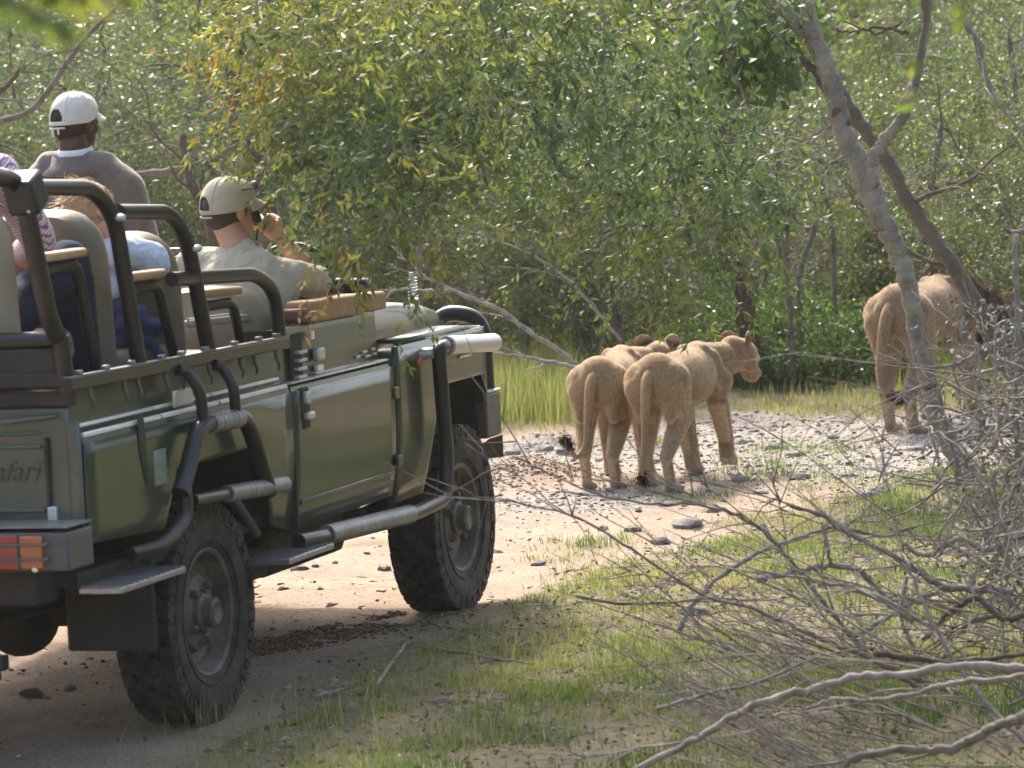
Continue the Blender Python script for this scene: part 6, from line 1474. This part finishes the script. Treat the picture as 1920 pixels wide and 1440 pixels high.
# stones
def ico(sub=1):
    bm = bmesh.new(); bmesh.ops.create_icosphere(bm, subdivisions=sub, radius=1); V_ = np.array([v.co[:] for v in bm.verts]); F_ = np.array([[v.index for v in f.verts] for f in bm.faces]); bm.free(); return V_, F_
stone_m = ramp_mat('grey_stone', [(0, (.09, .08, .07)), (.4, (.22, .20, .178)), (.7, (.36, .33, .30)), (1, (.52, .485, .44))], rough=.85, spec=.2, bump=(60, .004))
def stones(XY, R0, rs, v, name, label, m_=None):
    V0, F0 = ico(1); n = len(XY); m = len(V0); z_ = height(XY[:, 0], XY[:, 1])
    J = 1+rs.normal(0, .16, (n, m, 1)); Sc = np.stack([rs.uniform(.8, 1.5, n), rs.uniform(.6, 1.1, n), rs.uniform(.4, .8, n)], 1)[:, None, :]
    a = rs.uniform(0, 6.28, n); ca, sa = np.cos(a)[:, None], np.sin(a)[:, None]; Q_ = V0[None]*J*Sc*R0[:, None, None]
    Xr = Q_[..., 0]*ca-Q_[..., 1]*sa; Yr = Q_[..., 0]*sa+Q_[..., 1]*ca
    Vv = np.stack([Xr+XY[:, 0:1], Yr+XY[:, 1:2], Q_[..., 2]+(z_+R0*.18)[:, None]], -1).reshape(-1, 3); F = (F0[None]+(np.arange(n)*m)[:, None, None]).reshape(-1, 3)
    return tag(link(name, fast_mesh(name, Vv, F, m_ or stone_m, {'v': np.repeat(v, m)})), label, None, None, 'stuff')
n = 60000; X = rs.uniform(4, 14, n); Y_ = rs.uniform(-4, 3, n); gmk = gravel_mask(X, Y_); k = rs.rand(n) < gmk*.42; XY = np.stack([X, Y_], 1)[k]; n = len(XY)
stones(XY, rs.uniform(.005, .010, n)*(1+(rs.rand(n) < .12)*1.2), rs, np.clip(rs.normal(.42, .22, n), 0, 1), 'gravel', 'grey white gravel heaped along the far side of the road')
n = 9000; X = rs.uniform(-2.2, 10, n); Y_ = rs.uniform(-3.5, 4, n); rd = road_mask(X, Y_); k = (rs.rand(n) < rd*.30*np.clip(fbm(X*2, Y_*2, 3, 51)*2.5-.6, .05, 1)) & (np.abs(Y_+.74) > .18); XY = np.stack([X, Y_], 1)[k]; n = len(XY)
stones(XY, rs.uniform(.004, .016, n), rs, np.clip(rs.normal(.5, .2, n), 0, 1), 'road_grit', 'small stones and crumbs of soil on the road')
soilm = ramp_mat('soil_clod', [(0, (.055, .038, .024)), (.5, (.13, .088, .052)), (.8, (.23, .150, .080)), (1, (.34, .27, .20))], rough=.95, spec=.05, bump=(60, .004))
k = rs.rand(len(RUT)) < .7; XY = RUT[k]; n = len(XY); stones(XY, rs.uniform(.004, .011, n), rs, rs.uniform(.1, 1, n), 'soil_clods', 'brown clods of soil along the ridge between the wheel tracks', soilm)
c = onz(985, 905); n = 900; XY = np.array([c[0], c[1]])+rs.normal(0, 1, (n, 2))*np.array([.28, .22]); stones(XY, rs.uniform(.005, .014, n), rs, np.clip(rs.normal(.95, .1, n), 0, 1), 'dug_soil', 'mound of dug brown soil behind the front tyre', soilm)
# single stones large enough to pick out
V0, F0 = ico(2); sm_ = []
darkst = mat('dark_road_stone', (.25, .215, .185), rough=.9, noise=(14, (.33, .30, .27), .8), bump=(30, .01)); palest = mat('pale_road_stone', (.36, .34, .32), rough=.9, noise=(14, (.20, .18, .165), .8), bump=(30, .01))
for i in range(4):
    nz = np.array([mnoise.noise(Vector(p)*1.3+Vector((i*7, 0, 0))) for p in V0]); Q_ = V0*(1+nz*.45)[:, None]*np.array([1.3, .9, .55]); mb = MB(); mb.add(Q_, [tuple(f) for f in F0]); sm_.append((mb.mesh('stone', darkst, 28), mb.mesh('stone', palest, 28)))
pts = [(467, 1092, .035, 0, 'flat dark stone seen under the vehicle left of centre'), (560, 1072, .036, 0, 'pair stone under the vehicle beside the middle step'), (592, 1068, .022, 0, 'upright small stone under the middle step'), (688, 1040, .014, 0, ''), (722, 1068, .034, 0, 'flat dark stone just left of the front tyre'), (530, 1110, .02, 0, ''), (600, 1108, .018, 0, ''), (700, 1090, .015, 0, ''), (480, 1130, .02, 0, ''), (620, 1135, .02, 0, ''),
       (1290, 988, .07, 1, 'broad grey stone lying in the middle of the track'), (1240, 1018, .05, 0, 'brown lump at the near edge of the track'), (1185, 995, .04, 0, 'dark lump left of the broad grey stone'), (1130, 992, .035, 0, ''), (1500, 905, .05, 0, 'dark stone pair on the track below the male lion'), (1590, 900, .04, 1, ''), (1620, 940, .05, 1, ''), (1650, 930, .04, 1, ''), (1390, 905, .04, 0, ''),
       (960, 860, .06, 1, 'pale stone on the gravel beside the front tyre'), (1020, 850, .05, 1, ''), (1060, 860, .05, 0, ''), (985, 885, .06, 0, ''), (930, 880, .045, 1, ''), (1090, 900, .04, 1, ''), (1450, 845, .05, 1, ''), (1560, 828, .04, 1, ''), (1490, 860, .045, 1, ''), (1390, 838, .04, 1, ''), (1720, 850, .05, 1, ''), (1660, 870, .045, 1, ''),
       (1010, 1060, .03, 1, ''), (930, 1038, .03, 0, 'small stone right of the front tyre'), (1340, 960, .035, 0, ''), (1430, 930, .03, 1, ''), (1250, 950, .03, 1, ''), (690, 1310, .03, 0, ''), (660, 1345, .03, 1, ''), (1300, 1160, .05, 1, 'rough pale lump in the grass under the long dark branch'), (470, 1375, .022, 0, 'dark crumb by the rear tyre'), (60, 1300, .04, 0, ''), (130, 1290, .03, 0, ''), (830, 1330, .03, 0, '')]
for i, (u, v_, r_, c_, l) in enumerate(pts):
    p = onz(u, v_); o = link('stone', sm_[i % 4][c_]); z_ = float(height(np.array([p[0]]), np.array([p[1]]))[0]); o.location = (p[0], p[1], z_+r_*.2); o.scale = (r_, r_, r_); o.rotation_euler = (0, 0, i*1.7)
    tag(o, l or ('small pale stone lying on the dirt road' if c_ else 'small dark stone lying on the dirt road'), 'stone', 'stones lying on the road')
# lump of dug soil at the left of the young lions
